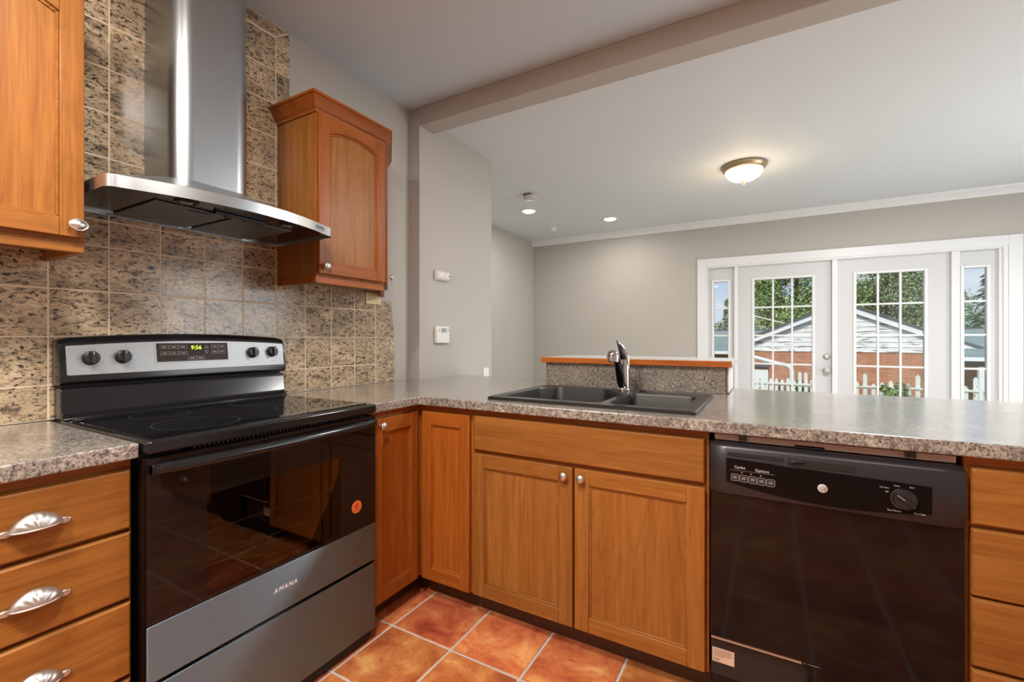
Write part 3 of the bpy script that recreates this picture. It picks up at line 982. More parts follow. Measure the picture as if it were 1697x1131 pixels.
# ------------------------------------------------------------------ upper cabinets
CROWN = [(0, 2.186), (0.006, 2.186), (0.008, 2.198), (0.014, 2.203), (0.020, 2.214), (0.032, 2.236), (0.036, 2.241), (0.036, 2.245), (0.042, 2.248), (0.042, 2.260), (0, 2.260)]
def crown(parent, path):
    """sweep the crown profile along a plan polyline, mitred; outside is to the right of the walking direction"""
    P = [Vector(q) for q in path]
    g = G()
    rings = []
    for i, q in enumerate(P):
        ds = []
        if i > 0: ds.append((P[i] - P[i - 1]).normalized())
        if i < len(P) - 1: ds.append((P[i + 1] - P[i]).normalized())
        ns = [Vector((d.y, -d.x)) for d in ds]
        nn = sum(ns, Vector((0, 0))).normalized()
        k = 1.0 / max(0.3, nn.dot(ns[0]))
        rings.append([(q.x + nn.x * o * k, q.y + nn.y * o * k, z) for o, z in CROWN])
    g.loft(rings)
    obj('crown_moulding', g, red_y, parent, smooth=30)

def wall_cab_body(c, plan, wall_pts):
    g = G(); g.prism(plan, 1.470, 2.200)
    obj('body', g, wood_z, c, bevel=0.001, seg=1)
    n = len(plan)

# left one: only its right end shows
c = thing('wall_cabinet', 'cherry wall cabinet with arched door and oval knob, left of the hood', 'cabinet', (0.15, 0.3, 1.44))
g = G(); g.box(0.012, 0.285, 0.10, 0.522, 1.470, 2.190)
obj('body', g, wood_z, c, bevel=0.001, seg=1)
g = G(); g.box(0.267, 0.285, 0.10, 0.522, 1.438, 1.4695); g.box(0.012, 0.267, 0.504, 0.522, 1.438, 1.4695); g.box(0.012, 0.267, 0.10, 0.118, 1.438, 1.4695)
obj('light_rail', g, wood_y, c, bevel=0.0015)
F = frame('px', 0.285)
d = panel_door(c, F, 0.115, 0.5165, 1.4785, 2.186, wood_z, wood_y, 0.052, 0.052, arch=0.035)
knob(d, F, 0.4985, 1.512, 0.02, pointed=True)
crown(c, [(0.285, 0.10), (0.285, 0.522), (0.012, 0.522)][::1])
# right one, with a slanted end
c = thing('wall_cabinet', 'cherry wall cabinet with arched door and slanted end, right of the hood', 'cabinet', (0.15, 1.6, 1.44))
plan = [(0.012, 1.290), (0.285, 1.290), (0.285, 1.690), (0.012, 1.963)]
g = G(); g.prism(plan, 1.470, 2.190)
obj('body', g, wood_z, c, bevel=0.001, seg=1)
g = G()
g.box(0.267, 0.285, 1.290, 1.690, 1.438, 1.4695); g.box(0.012, 0.267, 1.290, 1.308, 1.438, 1.4695)
g.prism([(0.285, 1.690), (0.012, 1.963), (0.012, 1.938), (0.267, 1.683)], 1.438, 1.4695)
obj('light_rail', g, red_y, c, bevel=0.0015)
g = G(); g.prism([(0.012, 1.308), (0.267, 1.308), (0.267, 1.680), (0.012, 1.935)], 1.466, 1.4695)
obj('underside_panel', g, under_wood, c, label='raw plywood underside')
F = frame('px', 0.285)
d = panel_door(c, F, 1.293, 1.684, 1.4785, 2.186, red_z, red_y, 0.055, 0.050, arch=0.028, wp=wood_z)
knob(d, F, 1.322, 1.512, 0.02)
s = math.sqrt(0.5)
# slanted end door: a runs along (-1, 1), n points (1, 1)
F = Matrix(((-s, 0, s, 0.285), (s, 0, s, 1.690), (0, 1, 0, 0), (0, 0, 0, 1)))
d = panel_door(c, F, 0.012, 0.374, 1.4785, 2.186, red_z, red_z, 0.05, 0.05, name='end_door')
knob(d, F, 0.045, 1.512, 0.02)
crown(c, [(0.012, 1.963), (0.285, 1.690), (0.285, 1.290), (0.012, 1.290)][::-1])

# ------------------------------------------------------------------ range hood
h = thing('range_hood', 'stainless steel chimney hood over the range', 'range hood', (0.2, 0.907, 1.62))
HY0, HY1, HC = 0.530, 1.284, 0.907
def rim(z, inset=0.0, k=28):
    pts = [(0.011, HY0 + inset), ]
    fx = lambda y: 0.398 + 0.094 * (1 - ((y - HC) / 0.377) ** 2) - inset
    r = 0.035
    out = [(0.011, HY0 + inset)]
    y0, y1 = HY0 + inset, HY1 - inset
    xr = fx(y0 + r)
    for i in range(7):
        t = math.radians(90 * i / 6)
        out.append((xr - r + r * math.sin(t), y0 + r - r * math.cos(t)))
    for i in range(1, k):
        y = y0 + r + (y1 - y0 - 2 * r) * i / k
        out.append((fx(y), y))
    for i in range(7):
        t = math.radians(90 * i / 6)
        out.append((xr - r + r * math.cos(t), y1 - r + r * math.sin(t)))
    out.append((0.011, HY1 - inset))
    return [(x, y, z) for x, y in out]
# fascia band
g = G()
g.loft([rim(1.620), rim(1.6555), rim(1.6575, 0.003), rim(1.6575, 0.006)], cap=False)
obj('fascia', g, steel_y, h, smooth=40)
# sloping canopy from the fascia up to the chimney
def chim(z, x1=0.235, y0=0.773, y1=1.040, r=0.055, n=None):
    base = rim(0)
    k = len(base)
    # same number of points as the rim, spread the same way
    pts = []
    for i, (x, y, _) in enumerate(base):
        if i == 0: pts.append((0.011, y0)); continue
        if i == k - 1: pts.append((0.011, y1)); continue
        if i <= 7:
            t = math.radians(90 * (i - 1) / 6)
            pts.append((x1 - r + r * math.sin(t), y0 + r - r * math.cos(t)))
        elif i >= k - 8:
            t = math.radians(90 * (i - (k - 8)) / 6)
            pts.append((x1 - r + r * math.cos(t), y1 - r + r * math.sin(t)))
        else:
            f = (i - 7) / (k - 15)
            pts.append((x1, y0 + r + (y1 - y0 - 2 * r) * f))
    return [(x, y, z) for x, y in pts]
g = G()
mid = [tuple(0.45 * a + 0.55 * b for a, b in zip(p0, p1)) for p0, p1 in zip(rim(1.690, 0.006), chim(1.690))]
g.loft([rim(1.6575, 0.006), chim(1.752, 0.236, 0.771, 1.042)], cap=False)
obj('canopy', g, steel_y, h, smooth=40)
g = G(); g.loft([chim(1.748), chim(2.240)], cap=True)
obj('chimney_cover', g, steel_z, h, smooth=40)
g = G(); g.loft([chim(2.236, 0.2335, 0.7745, 1.0385), chim(2.655, 0.2335, 0.7745, 1.0385)], cap=True)
obj('chimney_extension', g, steel_z, h, smooth=40)
# underside
g = G(); g.loft([rim(1.6285, 0.0015), rim(1.6300, 0.0015)])
obj('underside', g, steel_dark, h)
g = G(); g.box(0.035, 0.340, 0.672, 0.897, 1.6225, 1.6284); 
fl = obj('grease_filter', g, filter_m, h, bevel=0.002)
g = G(); g.box(0.315, 0.325, 0.775, 0.835, 1.6195, 1.6224)
obj('latch', g, black_plastic, fl)
g = G(); g.box(0.035, 0.340, 0.915, 1.140, 1.6225, 1.6284)
fl = obj('grease_filter', g, filter_m, h, bevel=0.002)
g = G(); g.box(0.315, 0.325, 1.010, 1.070, 1.6195, 1.6224)
obj('latch', g, black_plastic, fl)
for y in (0.737, 1.085):
    g = G(frame('mz', 1.6285)); g.lathe([(0.034, 0), (0.034, 0.004), (0.026, 0.006), (0.024, 0.002), (0.0, 0.002)], y, 0.392, seg=24)
    l_ = obj('hood_lamp', g, black_plastic, h)
    g = G(frame('mz', 1.6285)); g.lathe([(0.020, 0.0021), (0.016, 0.005), (0.0, 0.006)], y, 0.392, seg=20)
    obj('lamp_lens', g, chrome, l_)
g = G(); g.box(0.352, 0.372, 0.835, 1.010, 1.618, 1.6284)
cs = obj('control_strip', g, black_plastic, h, bevel=0.002)
for y in (0.868, 0.935):
    g = G(); g.box(0.357, 0.367, y, y + 0.010, 1.613, 1.6179)
    obj('slider', g, black_plastic, cs)
# badge near the right end of the fascia
yb = 1.196
xb = 0.398 + 0.094 * (1 - ((yb - HC) / 0.377) ** 2)
sl = math.atan(2 * 0.094 * (yb - HC) / 0.377 ** 2)
FB = Matrix.Translation((xb + 0.0008, yb, 1.638)) @ Matrix.Rotation(sl, 4, 'Z') @ frame('px', 0)
g = G(FB); g.box(-0.026, 0.026, -0.0095, 0.0095, -0.0005, 0.0006)
bd = obj('badge', g, panel_steel, h)
text('badge_lettering', 'KENMORE', 0.0115, FB @ Matrix.Translation((0, 0.001, 0.0008)), dark_mark, bd)

# ------------------------------------------------------------------ range
r = thing('range', 'black and stainless freestanding electric range with smooth top', 'range', (0.35, 0.905, 0))
RY0, RY1 = 0.5255, 1.2845
g = G(); g.box(0.03, 0.610, RY0 + 0.004, RY1 - 0.004, 0.03, 0.900)
obj('body', g, black_enamel, r, bevel=0.003)
for x in (0.10, 0.55):
    for y in (RY0 + 0.05, RY1 - 0.05):
        g = G(); g.lathe([(0.016, 0), (0.016, 0.01), (0.010, 0.012), (0.010, 0.032)], x, y, 0)
        obj('foot', g, black_plastic, r)
g = G(); g.box(0.58, 0.640, RY0 + 0.012, RY1 - 0.012, 0.012, 0.050)
obj('kick_strip', g, black_void, r)
# cooktop: enamel surround + glass + printed rings
g = G(); g.prism(rrect(0.072, 0.664, RY0, RY1, 0.012), 0.901, 0.9335)
ct = obj('cooktop', g, black_enamel, r, bevel=0.006, seg=3)
g = G(); g.prism(rrect(0.110, 0.632, RY0 + 0.018, RY1 - 0.018, 0.015), 0.9337, 0.9362)
obj('ceramic_glass', g, ceramic_glass, ct, bevel=0.0008, seg=1)
for x, y, rad in ((0.490, 0.722, 0.112), (0.225, 0.735, 0.082), (0.475, 1.085, 0.086), (0.235, 1.075, 0.110)):
    g = G()
    for k in range(72):
        t0, t1 = 2 * math.pi * k / 72, 2 * math.pi * (k + 1) / 72
        g.face([(x + q * math.cos(t), y + q * math.sin(t), 0.93625) for q, t in ((rad - 0.0009, t0), (rad, t0), (rad, t1), (rad - 0.0009, t1))])
    obj('burner_ring', g, ring_mark, ct)
# backguard: lower riser and upper console
g = G(); g.prism([(0.014, 0.90), (0.100, 0.90), (0.100, 0.940), (0.088, 0.9455), (0.078, 0.960), (0.074, 1.022), (0.066, 1.034), (0.014, 1.034)], 0, 1)
# the profile above is (x, z): stretch it along y
bmesh.ops.transform(g.bm, matrix=Matrix(((1, 0, 0, 0), (0, 0, 0.750, 0.530), (0, 1, 0, 0), (0, 0, 0, 1))), verts=g.bm.verts)
obj('riser', g, black_enamel, r, bevel=0.002)
g = G(); g.box(0.014, 0.055, 0.538, 1.272, 1.030, 1.052)
obj('vent_gap', g, black_void, r)
def arch_top(y):
    return 1.194 + 0.016 * (1 - ((y - 0.905) / 0.378) ** 2)
ys = [RY0 + 0.0 + (RY1 - RY0) * i / 24 for i in range(25)]
g = G()
rings = []
for y in ys:
    zt = arch_top(y) - (0.006 if y in (ys[0], ys[-1]) else 0)
    rings.append([(0.012, y, 1.043), (0.074, y, 1.043), (0.083, y, 1.052), (0.083, y, 1.075), (0.068, y, zt - 0.022), (0.058, y, zt - 0.004), (0.048, y, zt), (0.012, y, zt)])
g.loft(rings)
con = obj('console', g, black_enamel, r, bevel=0.003, smooth=40)
# slanted steel face plate; local frame: a = y, b = up along the slope
TL = math.atan2(0.083 - 0.068, (1.188) - 1.075)
FP = Matrix.Translation((0.0832, 0, 1.0735)) @ Matrix.Rotation(-TL, 4, 'Y') @ frame('px', 0)
g = G(FP)
lo = [(y, 0.0) for y in (0.541, 1.279)]
poly = [(0.545, 0.0), (1.2705, 0.0), (1.2745, 0.004)] + [(y, arch_top(y) - 0.030 - 1.0735 + 0.004) for y in [1.2745 - (1.2745 - 0.541) * i / 20 for i in range(21)]] + [(0.541, 0.004)]
g.prism(poly, -0.001, 0.0022)
fp = obj('control_panel', g, panel_steel, con, bevel=0.0015, seg=2, smooth=30)
KN = []
for y, b_ in ((0.6005, 0.055), (0.6855, 0.0565), (1.1325, 0.0585), (1.2195, 0.0600)):
    g = G(FP)
    g.lathe([(0.0235, 0.0022), (0.0235, 0.004), (0.0215, 0.008), (0.0205, 0.018), (0.0185, 0.021), (0.0, 0.0215)], y, b_, seg=28)
    g.prism(rrect(y - 0.0055, y + 0.0055, b_ - 0.0205, b_ + 0.0205, 0.003), 0.020, 0.032)
    k_ = obj('control_knob', g, black_plastic, con, bevel=0.001, seg=1)
    g = G(FP); g.box(y - 0.0008, y + 0.0008, b_ + 0.009, b_ + 0.019, 0.0321, 0.0324)
    obj('pointer', g, white_mark, k_)
    g = G(FP)
    for k in range(40):
        t0 = math.radians(-60 + 300 * k / 40); t1 = math.radians(-60 + 300 * (k + 1) / 40)
        g.face([(y + q * math.cos(t), b_ + q * math.sin(t), 0.0025) for q, t in ((0.0300, t0), (0.0306, t0), (0.0306, t1), (0.0300, t1))])
    for k in range(10):
        t = math.radians(-60 + 300 * k / 9)
        ca, cb = y + 0.0345 * math.cos(t), b_ + 0.0345 * math.sin(t)
        g.box(ca - 0.0018, ca + 0.0018, cb - 0.0008, cb + 0.0008, 0.0022, 0.0026)
    g.box(y - 0.004, y - 0.001, b_ - 0.045, b_ - 0.042, 0.0022, 0.0026); g.box(y + 0.001, y + 0.0025, b_ - 0.045, b_ - 0.0395, 0.0022, 0.0026)
    obj('dial_markings', g, grey_mark, con)
# clock and oven keypad
g = G(FP); g.prism(rrect(0.7790, 1.0350, 0.0290, 0.1045, 0.003), 0.0022, 0.0035)
cw = obj('display_window', g, panel_steel, con)
g = G(FP); g.prism(rrect(0.7835, 1.0310, 0.0330, 0.1015, 0.002), 0.0036, 0.0042)
dk = obj('display_glass', g, mat('dark_display_glass', (0.020, 0.012, 0.010), 0.12, noise_amt=0), cw)
text('clock_digits', '9:56', 0.022, at(FP, 0.914, 0.0835, 0.0044), green_digit, cw, shear=0.1)
g = G(FP)
def outline(a0, a1, b0, b1, w=0.0006):
    for q in ((a0, a1, b0, b0 + w), (a0, a1, b1 - w, b1), (a0, a0 + w, b0, b1), (a1 - w, a1, b0, b1)):
        g.box(*q, 0.0042, 0.0045)
    m_ = (a0 + a1) / 2; hb = (b1 - b0)
    g.box(m_ - (a1 - a0) * 0.27, m_ + (a1 - a0) * 0.27, (b0 + b1) / 2 - hb * 0.09, (b0 + b1) / 2 + hb * 0.09, 0.0042, 0.0044)
for k in range(3):
    a_ = 0.794 + k * 0.0300
    outline(a_, a_ + 0.029, 0.0805, 0.0940); outline(a_, a_ + 0.029, 0.0570, 0.0705)
for k in range(2):
    a_ = 0.968 + k * 0.0280
    outline(a_, a_ + 0.0265, 0.0810, 0.0950); outline(a_, a_ + 0.0265, 0.0590, 0.0735)
    outline(0.884 + k * 0.030, 0.913 + k * 0.030, 0.0365, 0.0505)
for s, b_ in ((1, 0.086), (-1, 0.066)):
    P3 = [(0.951 - 0.0065, b_ - s * 0.0055), (0.951 + 0.0065, b_ - s * 0.0055), (0.951, b_ + s * 0.0065)]
    for i in range(3):
        a_, b2 = Vector(P3[i]), Vector(P3[(i + 1) % 3])
        n_ = Vector((-(b2 - a_).y, (b2 - a_).x)).normalized() * 0.0005
        q = [a_ + n_, b2 + n_, b2 - n_, a_ - n_]
        g.face([(v.x, v.y, 0.0044) for v in q])
obj('keypad_markings', g, grey_mark, cw)
# oven door
FD = frame('px', 0.612)
od_z0, od_z1 = 0.318, 0.889
g = G(FD)
W0, W1, V0, V1 = 0.668, 1.118, 0.478, 0.760
D0, D1 = RY0 + 0.002, RY1 - 0.002
# black glass front round a see-through window
for q in ((D0, W0, 0.466, od_z1), (W1, D1, 0.466, od_z1), (W0, W1, 0.466, V0), (W0, W1, V1, od_z1)):
    g.box(*q, 0.004, 0.043)
g.box(D0, D1, od_z0, 0.466, 0.004, 0.040)
bmesh.ops.remove_doubles(g.bm, verts=g.bm.verts, dist=1e-6)
door_glass = mat('black_door_glass', (0.010, 0.006, 0.005), 0.03, noise_amt=0, spec=0.34)
od = obj('oven_door', g, door_glass, r)
g = G(FD); g.box(W0, W1, V0, V1, 0.0385, 0.0428)
obj('window_glass', g, oven_glass, od)
g = G(FD); g.box(W0 - 0.01, W1 + 0.01, V0 - 0.01, V1 + 0.01, 0.012, 0.016)
g2 = G(FD); g2.box(W0 + 0.0005, W1 - 0.0005, V0 + 0.0005, V1 - 0.0005, 0.006, 0.010)
obj('inner_glass', g2, oven_inner, od)
g.bm.free()
g = G(FD); g.prism(rrect(D0, D1, od_z0 + 0.004, 0.4655, 0.002), 0.0405, 0.0455)
lp = obj('steel_trim', g, steel_panel, od, bevel=0.0015)
text('lettering', 'AMANA', 0.020, at(FD, 0.900, 0.3945, 0.0457), mat('silver_lettering', (0.85, 0.85, 0.86), 0.4, noise_amt=0), od, spacing=1.35, shear=0.25, sx=0.95)
g = G(FD); g.lathe([(0.0235, 0.0431), (0.0235, 0.0434)], 1.1895, 0.556, seg=36)
stk = obj('round_sticker', g, orange_st, od, label='round orange sticker')
g = G(FD)
for k, (w, b_) in enumerate(((0.014, 0.5675), (0.024, 0.5625), (0.022, 0.5575), (0.018, 0.5525), (0.030, 0.5435))):
    g.box(1.1895 - w / 2, 1.1895 + w / 2, b_ - 0.0011, b_ + 0.0011, 0.0434, 0.0437)
obj('sticker_print', g, mat('dark_red_print', (0.25, 0.03, 0.02), 0.6), stk) if False else obj('sticker_print', g, mat('dark_red_print', (0.25, 0.03, 0.02), 0.6), od)
# door handle: a shallow bowed bar
g = G(FD)
rings = []
for i in range(33):
    y = 0.5345 + (1.2760 - 0.5345) * i / 32
    k = 1 - ((y - 0.905) / 0.371) ** 2
    n0 = 0.056 + 0.026 * max(0, k) ** 0.6
    zc = 0.862
    rings.append([(y, zc - 0.0135, n0 - 0.016), (y, zc - 0.013, n0 - 0.003), (y, zc - 0.006, n0 + 0.002), (y, zc + 0.006, n0 + 0.001), (y, zc + 0.0125, n0 - 0.004), (y, zc + 0.0135, n0 - 0.016)])
g.loft(rings)
for y in (0.5345, 1.2520):
    g.box(y, y + 0.024, 0.850, 0.874, 0.042, 0.060)
obj('door_handle', g, black_enamel, od, bevel=0.0015, smooth=50)
# vent slots over the door
g = G(FD)
for k in range(48):
    y = 0.640 + k * 0.0125
    g.box(y, y + 0.006, 0.891, 0.8985, -0.004, 0.030)
obj('vent_slots', g, black_void, r)
# oven racks behind the window
g = G(FD); g.box(W0 - 0.07, W1 + 0.07, V0 - 0.06, V1 + 0.06, -0.0005, 0.0032)
cv = obj('oven_cavity', g, cavity_m, r)
for z in (0.652, 0.572, 0.505):
    g = G()
    g.tube([(0.6440, W0, z), (0.6440, W1, z)], 0.0020, 6)
    for k in range(1, 14):
        y = W0 + (W1 - W0) * k / 14
        g.tube([(0.6440, y, z), (0.6440, y, z + 0.0045)], 0.0014, 5)
    obj('oven_rack', g, rack_m, r)
# storage drawer
g = G(FD); g.prism(rrect(D0, D1, 0.050, 0.3085, 0.006), 0.0, 0.0435)
obj('storage_drawer', g, steel_panel, r, bevel=0.003)

# ------------------------------------------------------------------ sink and faucet
s_ = thing('kitchen_sink', 'dark brown double-bowl drop-in sink set in the peninsula worktop', 'sink', (1.37, 1.92, 0.93))
X0, X1, Y0s, Y1s = 0.946, 1.794, 1.640, 2.200
ZT = 0.942
# bowls as closed outlines (counter-clockwise, seen from above), same point count
def smooth_poly(pts, r, k=5):
    out = []
    n = len(pts)
    for i in range(n):
        p0, p1, p2 = Vector(pts[i - 1]), Vector(pts[i]), Vector(pts[(i + 1) % n])
        a = p1 + (p0 - p1).normalized() * r
        b_ = p1 + (p2 - p1).normalized() * r
        for j in range(k + 1):
            t = j / k
            out.append(tuple((1 - t) ** 2 * a + 2 * t * (1 - t) * p1 + t * t * b_))
    return out
bowlL = smooth_poly([(1.002, 1.692), (1.436, 1.692), (1.436, 2.000), (1.330, 2.145), (1.060, 2.145), (1.002, 2.050)], 0.030)
bowlR = smooth_poly([(1.466, 1.692), (1.744, 1.692), (1.744, 2.055), (1.466, 2.055)], 0.030)
def bowl(name, pts, depth):
    g = G()
    cx = sum(p[0] for p in pts) / len(pts); cy = sum(p[1] for p in pts) / len(pts)
    def ring(f, z):
        return [(cx + (x - cx) * f, cy + (y - cy) * f, z) for x, y in pts]
    g.loft([ring(1.0, ZT), ring(0.985, ZT - 0.006), ring(0.95, ZT - depth * 0.8), ring(0.90, ZT - depth), ring(0.25, ZT - depth - 0.004), ring(0.01, ZT - depth - 0.004)], cap=False)
    o = obj(name, g, sink_m, s_, smooth=45)
    g = G(); g.lathe([(0.042, 0), (0.042, 0.003), (0.034, 0.002), (0.0, 0.001)], cx, cy, ZT - depth - 0.0035)
    obj('drain', g, chrome, o)
bowl('bowl', bowlL, 0.20)
bowl('bowl', bowlR, 0.17)
# rim: a flat deck with the two openings cut out
g = G()
bm = g.bm
outer_ = smooth_poly([(X0, Y0s), (X1, Y0s), (X1, Y1s), (X0, Y1s)], 0.018)
edges = []
def loop(pts, z):
    vs = [bm.verts.new((x, y, z)) for x, y in pts]
    return vs, [bm.edges.new((vs[i], vs[(i + 1) % len(vs)])) for i in range(len(vs))]
v0, e0 = loop([(1.37 + (x - 1.37) * 0.988, 1.92 + (y - 1.92) * 0.982) for x, y in outer_], ZT)
_, e1 = loop(bowlL, ZT)
_, e2 = loop(bowlR, ZT)
bmesh.ops.triangle_fill(bm, use_beauty=True, edges=e0 + e1 + e2)
# drop faces that fell inside the bowls
def inside(pt, poly):
    c_ = False
    for i in range(len(poly)):
        (x1, y1), (x2, y2) = poly[i - 1], poly[i]
        if (y1 > pt[1]) != (y2 > pt[1]) and pt[0] < (x2 - x1) * (pt[1] - y1) / (y2 - y1) + x1:
            c_ = not c_
    return c_
kill = [f for f in bm.faces if inside(f.calc_center_median(), bowlL) or inside(f.calc_center_median(), bowlR)]
bmesh.ops.delete(bm, geom=kill, context='FACES_ONLY')
vo_ = [bm.verts.new((x, y, ZT - 0.0035)) for x, y in outer_]
vb_ = [bm.verts.new((x, y, 0.9302)) for x, y in outer_]
for i in range(len(outer_)):
    j = (i + 1) % len(outer_)
    bm.faces.new((vo_[i], vo_[j], v0[j], v0[i]))
    bm.faces.new((vb_[i], vb_[j], vo_[j], vo_[i]))
obj('rim', g, sink_m, s_, smooth=30)
g = G(); g.lathe([(0.020, 0), (0.020, 0.004), (0.016, 0.0075), (0.0, 0.008)], 1.497, 2.150, ZT, seg=24)
tag(obj('hole_cover', g, black_plastic), 'small black round cap on sink deck beside the faucet', 'cap')

fx, fy = 1.405, 2.140
f_ = thing('faucet', 'chrome pull-out kitchen faucet standing on the sink deck', 'faucet', (fx, fy, ZT))
g = G(); g.lathe([(0.031, 0), (0.031, 0.006), (0.029, 0.022), (0.027, 0.024), (0.0265, 0.090), (0.0255, 0.125), (0.024, 0.150), (0.0, 0.152)], fx, fy, ZT, seg=28)
obj('column', g, chrome, f_, smooth=40)
g = G()
pth = [(fx - 0.004, fy - 0.026, ZT + 0.024), (fx - 0.004, fy - 0.036, ZT + 0.050), (fx - 0.003, fy - 0.058, ZT + 0.088), (fx, fy - 0.090, ZT + 0.124), (fx + 0.004, fy - 0.130, ZT + 0.153), (fx + 0.006, fy - 0.165, ZT + 0.166)]
g.tube(pth, [0.014, 0.0195, 0.0195, 0.0175, 0.016, 0.016], 16)
obj('spray_wand', g, dark_chrome, f_, smooth=60)  # reflection of the dark room put into the wand's colour
g = G()
hx, hy, hz = fx + 0.003, fy - 0.185, ZT + 0.182
g.lathe([(0.022, -0.036), (0.0262, -0.034), (0.0270, -0.015), (0.0255, 0.000), (0.0205, 0.011), (0.011, 0.0165), (0.0, 0.018)], hx, hy, hz, seg=24)
obj('spray_head', g, chrome, f_, smooth=60)
g = G(); g.lathe([(0.0, -0.0385), (0.018, -0.038), (0.0192, -0.0362), (0.0, -0.0360)], hx, hy, hz, seg=24)
obj('aerator', g, black_plastic, f_)
# lever: two curved prongs rising from the column
for sgn, mt in ((-1, dark_chrome), (1, chrome)):
    pass
g = G()
def blade(off, w, mt):
    rings = []
    for i in range(13):
        t = i / 12
        z = ZT + 0.105 + 0.138 * t
        xx = fx + 0.020 - 0.006 * t - 0.040 * t ** 2.6 + off * (1 - t * 0.3)
        ww = w * (0.75 + 0.6 * math.sin(math.pi * min(1, t * 1.05)) ) * (1 - 0.75 * t ** 4)
        dd = 0.017 * (1 - 0.55 * t)
        yy = fy + 0.004 - 0.02 * t
        rings.append([(xx + ww * math.cos(a), yy + dd * math.sin(a), z) for a in [2 * math.pi * k / 12 for k in range(12)]])
    g.loft(rings)
blade(0.0, 0.010, 0)
obj('lever', g, chrome, f_, smooth=60)
g = G()
g.tube([(fx - 0.004, fy - 0.004, ZT + 0.140), (fx - 0.006, fy - 0.014, ZT + 0.180), (fx - 0.012, fy - 0.020, ZT + 0.212), (fx - 0.028, fy - 0.024, ZT + 0.240)], [0.013, 0.012, 0.011, 0.003], 12)
obj('lever_insert', g, dark_chrome, f_, smooth=60)

# ------------------------------------------------------------------ dishwasher
w_ = thing('dishwasher', 'black built-in dishwasher under the peninsula worktop', 'dishwasher', (2.144, 1.9, 0))
DX0, DX1 = 1.8435, 2.4455
g = G(); g.box(DX0 + 0.004, DX1 - 0.004, 1.640, 2.180, 0.10, 0.886)
obj('tub', g, black_void, w_)
g = G(); g.box(DX0 + 0.012, DX1 - 0.012, 1.600, 1.6395, 0.866, 0.8835)
obj('tub_strip', g, pink_strip, w_)  # tub front; reflected worktop underside put into its pink colour
for x in (1.925, 2.330):
    g = G(); g.box(x, x + 0.022, 1.590, 1.6045, 0.870, 0.889)
    obj('mounting_tab', g, black_plastic, w_)
g = G(); g.box(2.075, 2.150, 1.600, 1.6045, 0.867, 0.8725)
obj('latch_plate', g, black_plastic, w_)
# door panel
FW = frame('my', 1.640)
g = G(FW); g.box(DX0, DX1, 0.238, 0.712, 0.004, 0.066)
dd_ = obj('door', g, dw_panel, w_, bevel=0.006, seg=3)
# console: bulging panel, bottom edge bowed
g = G(FW)
rings = []
for i in range(25):
    t = i / 24
    x = DX0 + (DX1 - DX0) * t
    e = min(1.0, min(t, 1 - t) / 0.03)
    n_ = 0.066 + 0.016 * e ** 0.5
    rings.append([(x, 0.704, 0.004), (x, 0.704, n_ - 0.006), (x, 0.709, n_), (x, 0.780, n_ + 0.002), (x, 0.848, n_ - 0.002), (x, 0.858, n_ - 0.010), (x, 0.863, n_ - 0.030), (x, 0.863, 0.004)])
g.loft(rings)
cn = obj('console', g, dw_frame, w_, smooth=50)
FC = frame('my', 1.640 - 0.0835)
# black inset with a bowed lower edge
low = lambda x: 0.746 - 0.024 * (1 - ((x - 2.135) / 0.243) ** 2) - 0.012 * (x - 1.9) / 0.5
poly = [(1.892 + (2.376 - 1.892) * i / 20, low(1.892 + (2.376 - 1.892) * i / 20)) for i in range(21)]
poly = poly + [(2.376, 0.806), (1.892, 0.820)]
g = G(FC); g.prism(poly, -0.001, 0.0018)
ins = obj('control_inset', g, mat('console_inset_gloss', (0.003, 0.0026, 0.003), 0.22, noise_amt=0, spec=0.15), cn, bevel=0.0008, seg=1)
g = G(FC); g.box(1.895, 2.045, 0.829, 0.8375, -0.002, 0.0012); g.box(2.058, 2.215, 0.820, 0.837, -0.002, 0.0008)
obj('handle_recess', g, black_void, cn)
g = G(FC); g.prism([(2.062, 0.836), (2.062, 0.826), (2.068, 0.826), (2.072, 0.831), (2.098, 0.833), (2.098, 0.837)], 0.0008, 0.010)
obj('latch_lever', g, dw_frame, cn, bevel=0.001)
for body, x, z, sz, al in (('Cycles', 1.930, 0.7945, 0.0115, 'CENTER'), ('Options', 1.990, 0.7915, 0.0115, 'CENTER')):
    text('lettering', body, sz, at(FC, x, z, 0.0019), white_mark, cn)
g = G(FC); g.box(1.905, 2.022, 0.7845, 0.7850, 0.0018, 0.0021)
obj('divider_line', g, grey_mark, cn)
for k, x in enumerate((1.936, 1.961, 1.987)):
    g = G(FC); g.lathe([(0.0019, 0.0018), (0.0015, 0.0024), (0.0, 0.0026)], x, 0.7785 - k * 0.0008, seg=10)
    obj('indicator_lamp', g, red_led, cn)
for k in range(5):
    a_ = 1.906 + k * 0.0240; z_ = 0.7625 - k * 0.0007
    g = G(FC); g.prism(rrect(a_, a_ + 0.0215, z_ - 0.0105, z_ + 0.0105, 0.004, 4), 0.0018, 0.0030)
    bt = obj('button', g, black_plastic, cn, bevel=0.0004, seg=1)
    g = G(FC)
    oc = rrect(a_, a_ + 0.0215, z_ - 0.0105, z_ + 0.0105, 0.004, 4)
    for i in range(len(oc)):
        p0, p1 = Vector(oc[i]), Vector(oc[(i + 1) % len(oc)])
        if (p1 - p0).length < 1e-6: continue
        n_ = Vector((-(p1 - p0).y, (p1 - p0).x)).normalized() * 0.0005
        g.face([(q.x, q.y, 0.0031) for q in (p0 + n_, p1 + n_, p1 - n_, p0 - n_)])
    for zz in (0.003, -0.002):
        g.box(a_ + 0.005, a_ + 0.0165, z_ + zz - 0.0010, z_ + zz + 0.0010, 0.0030, 0.0033)
    obj('button_print', g, grey_mark, bt)
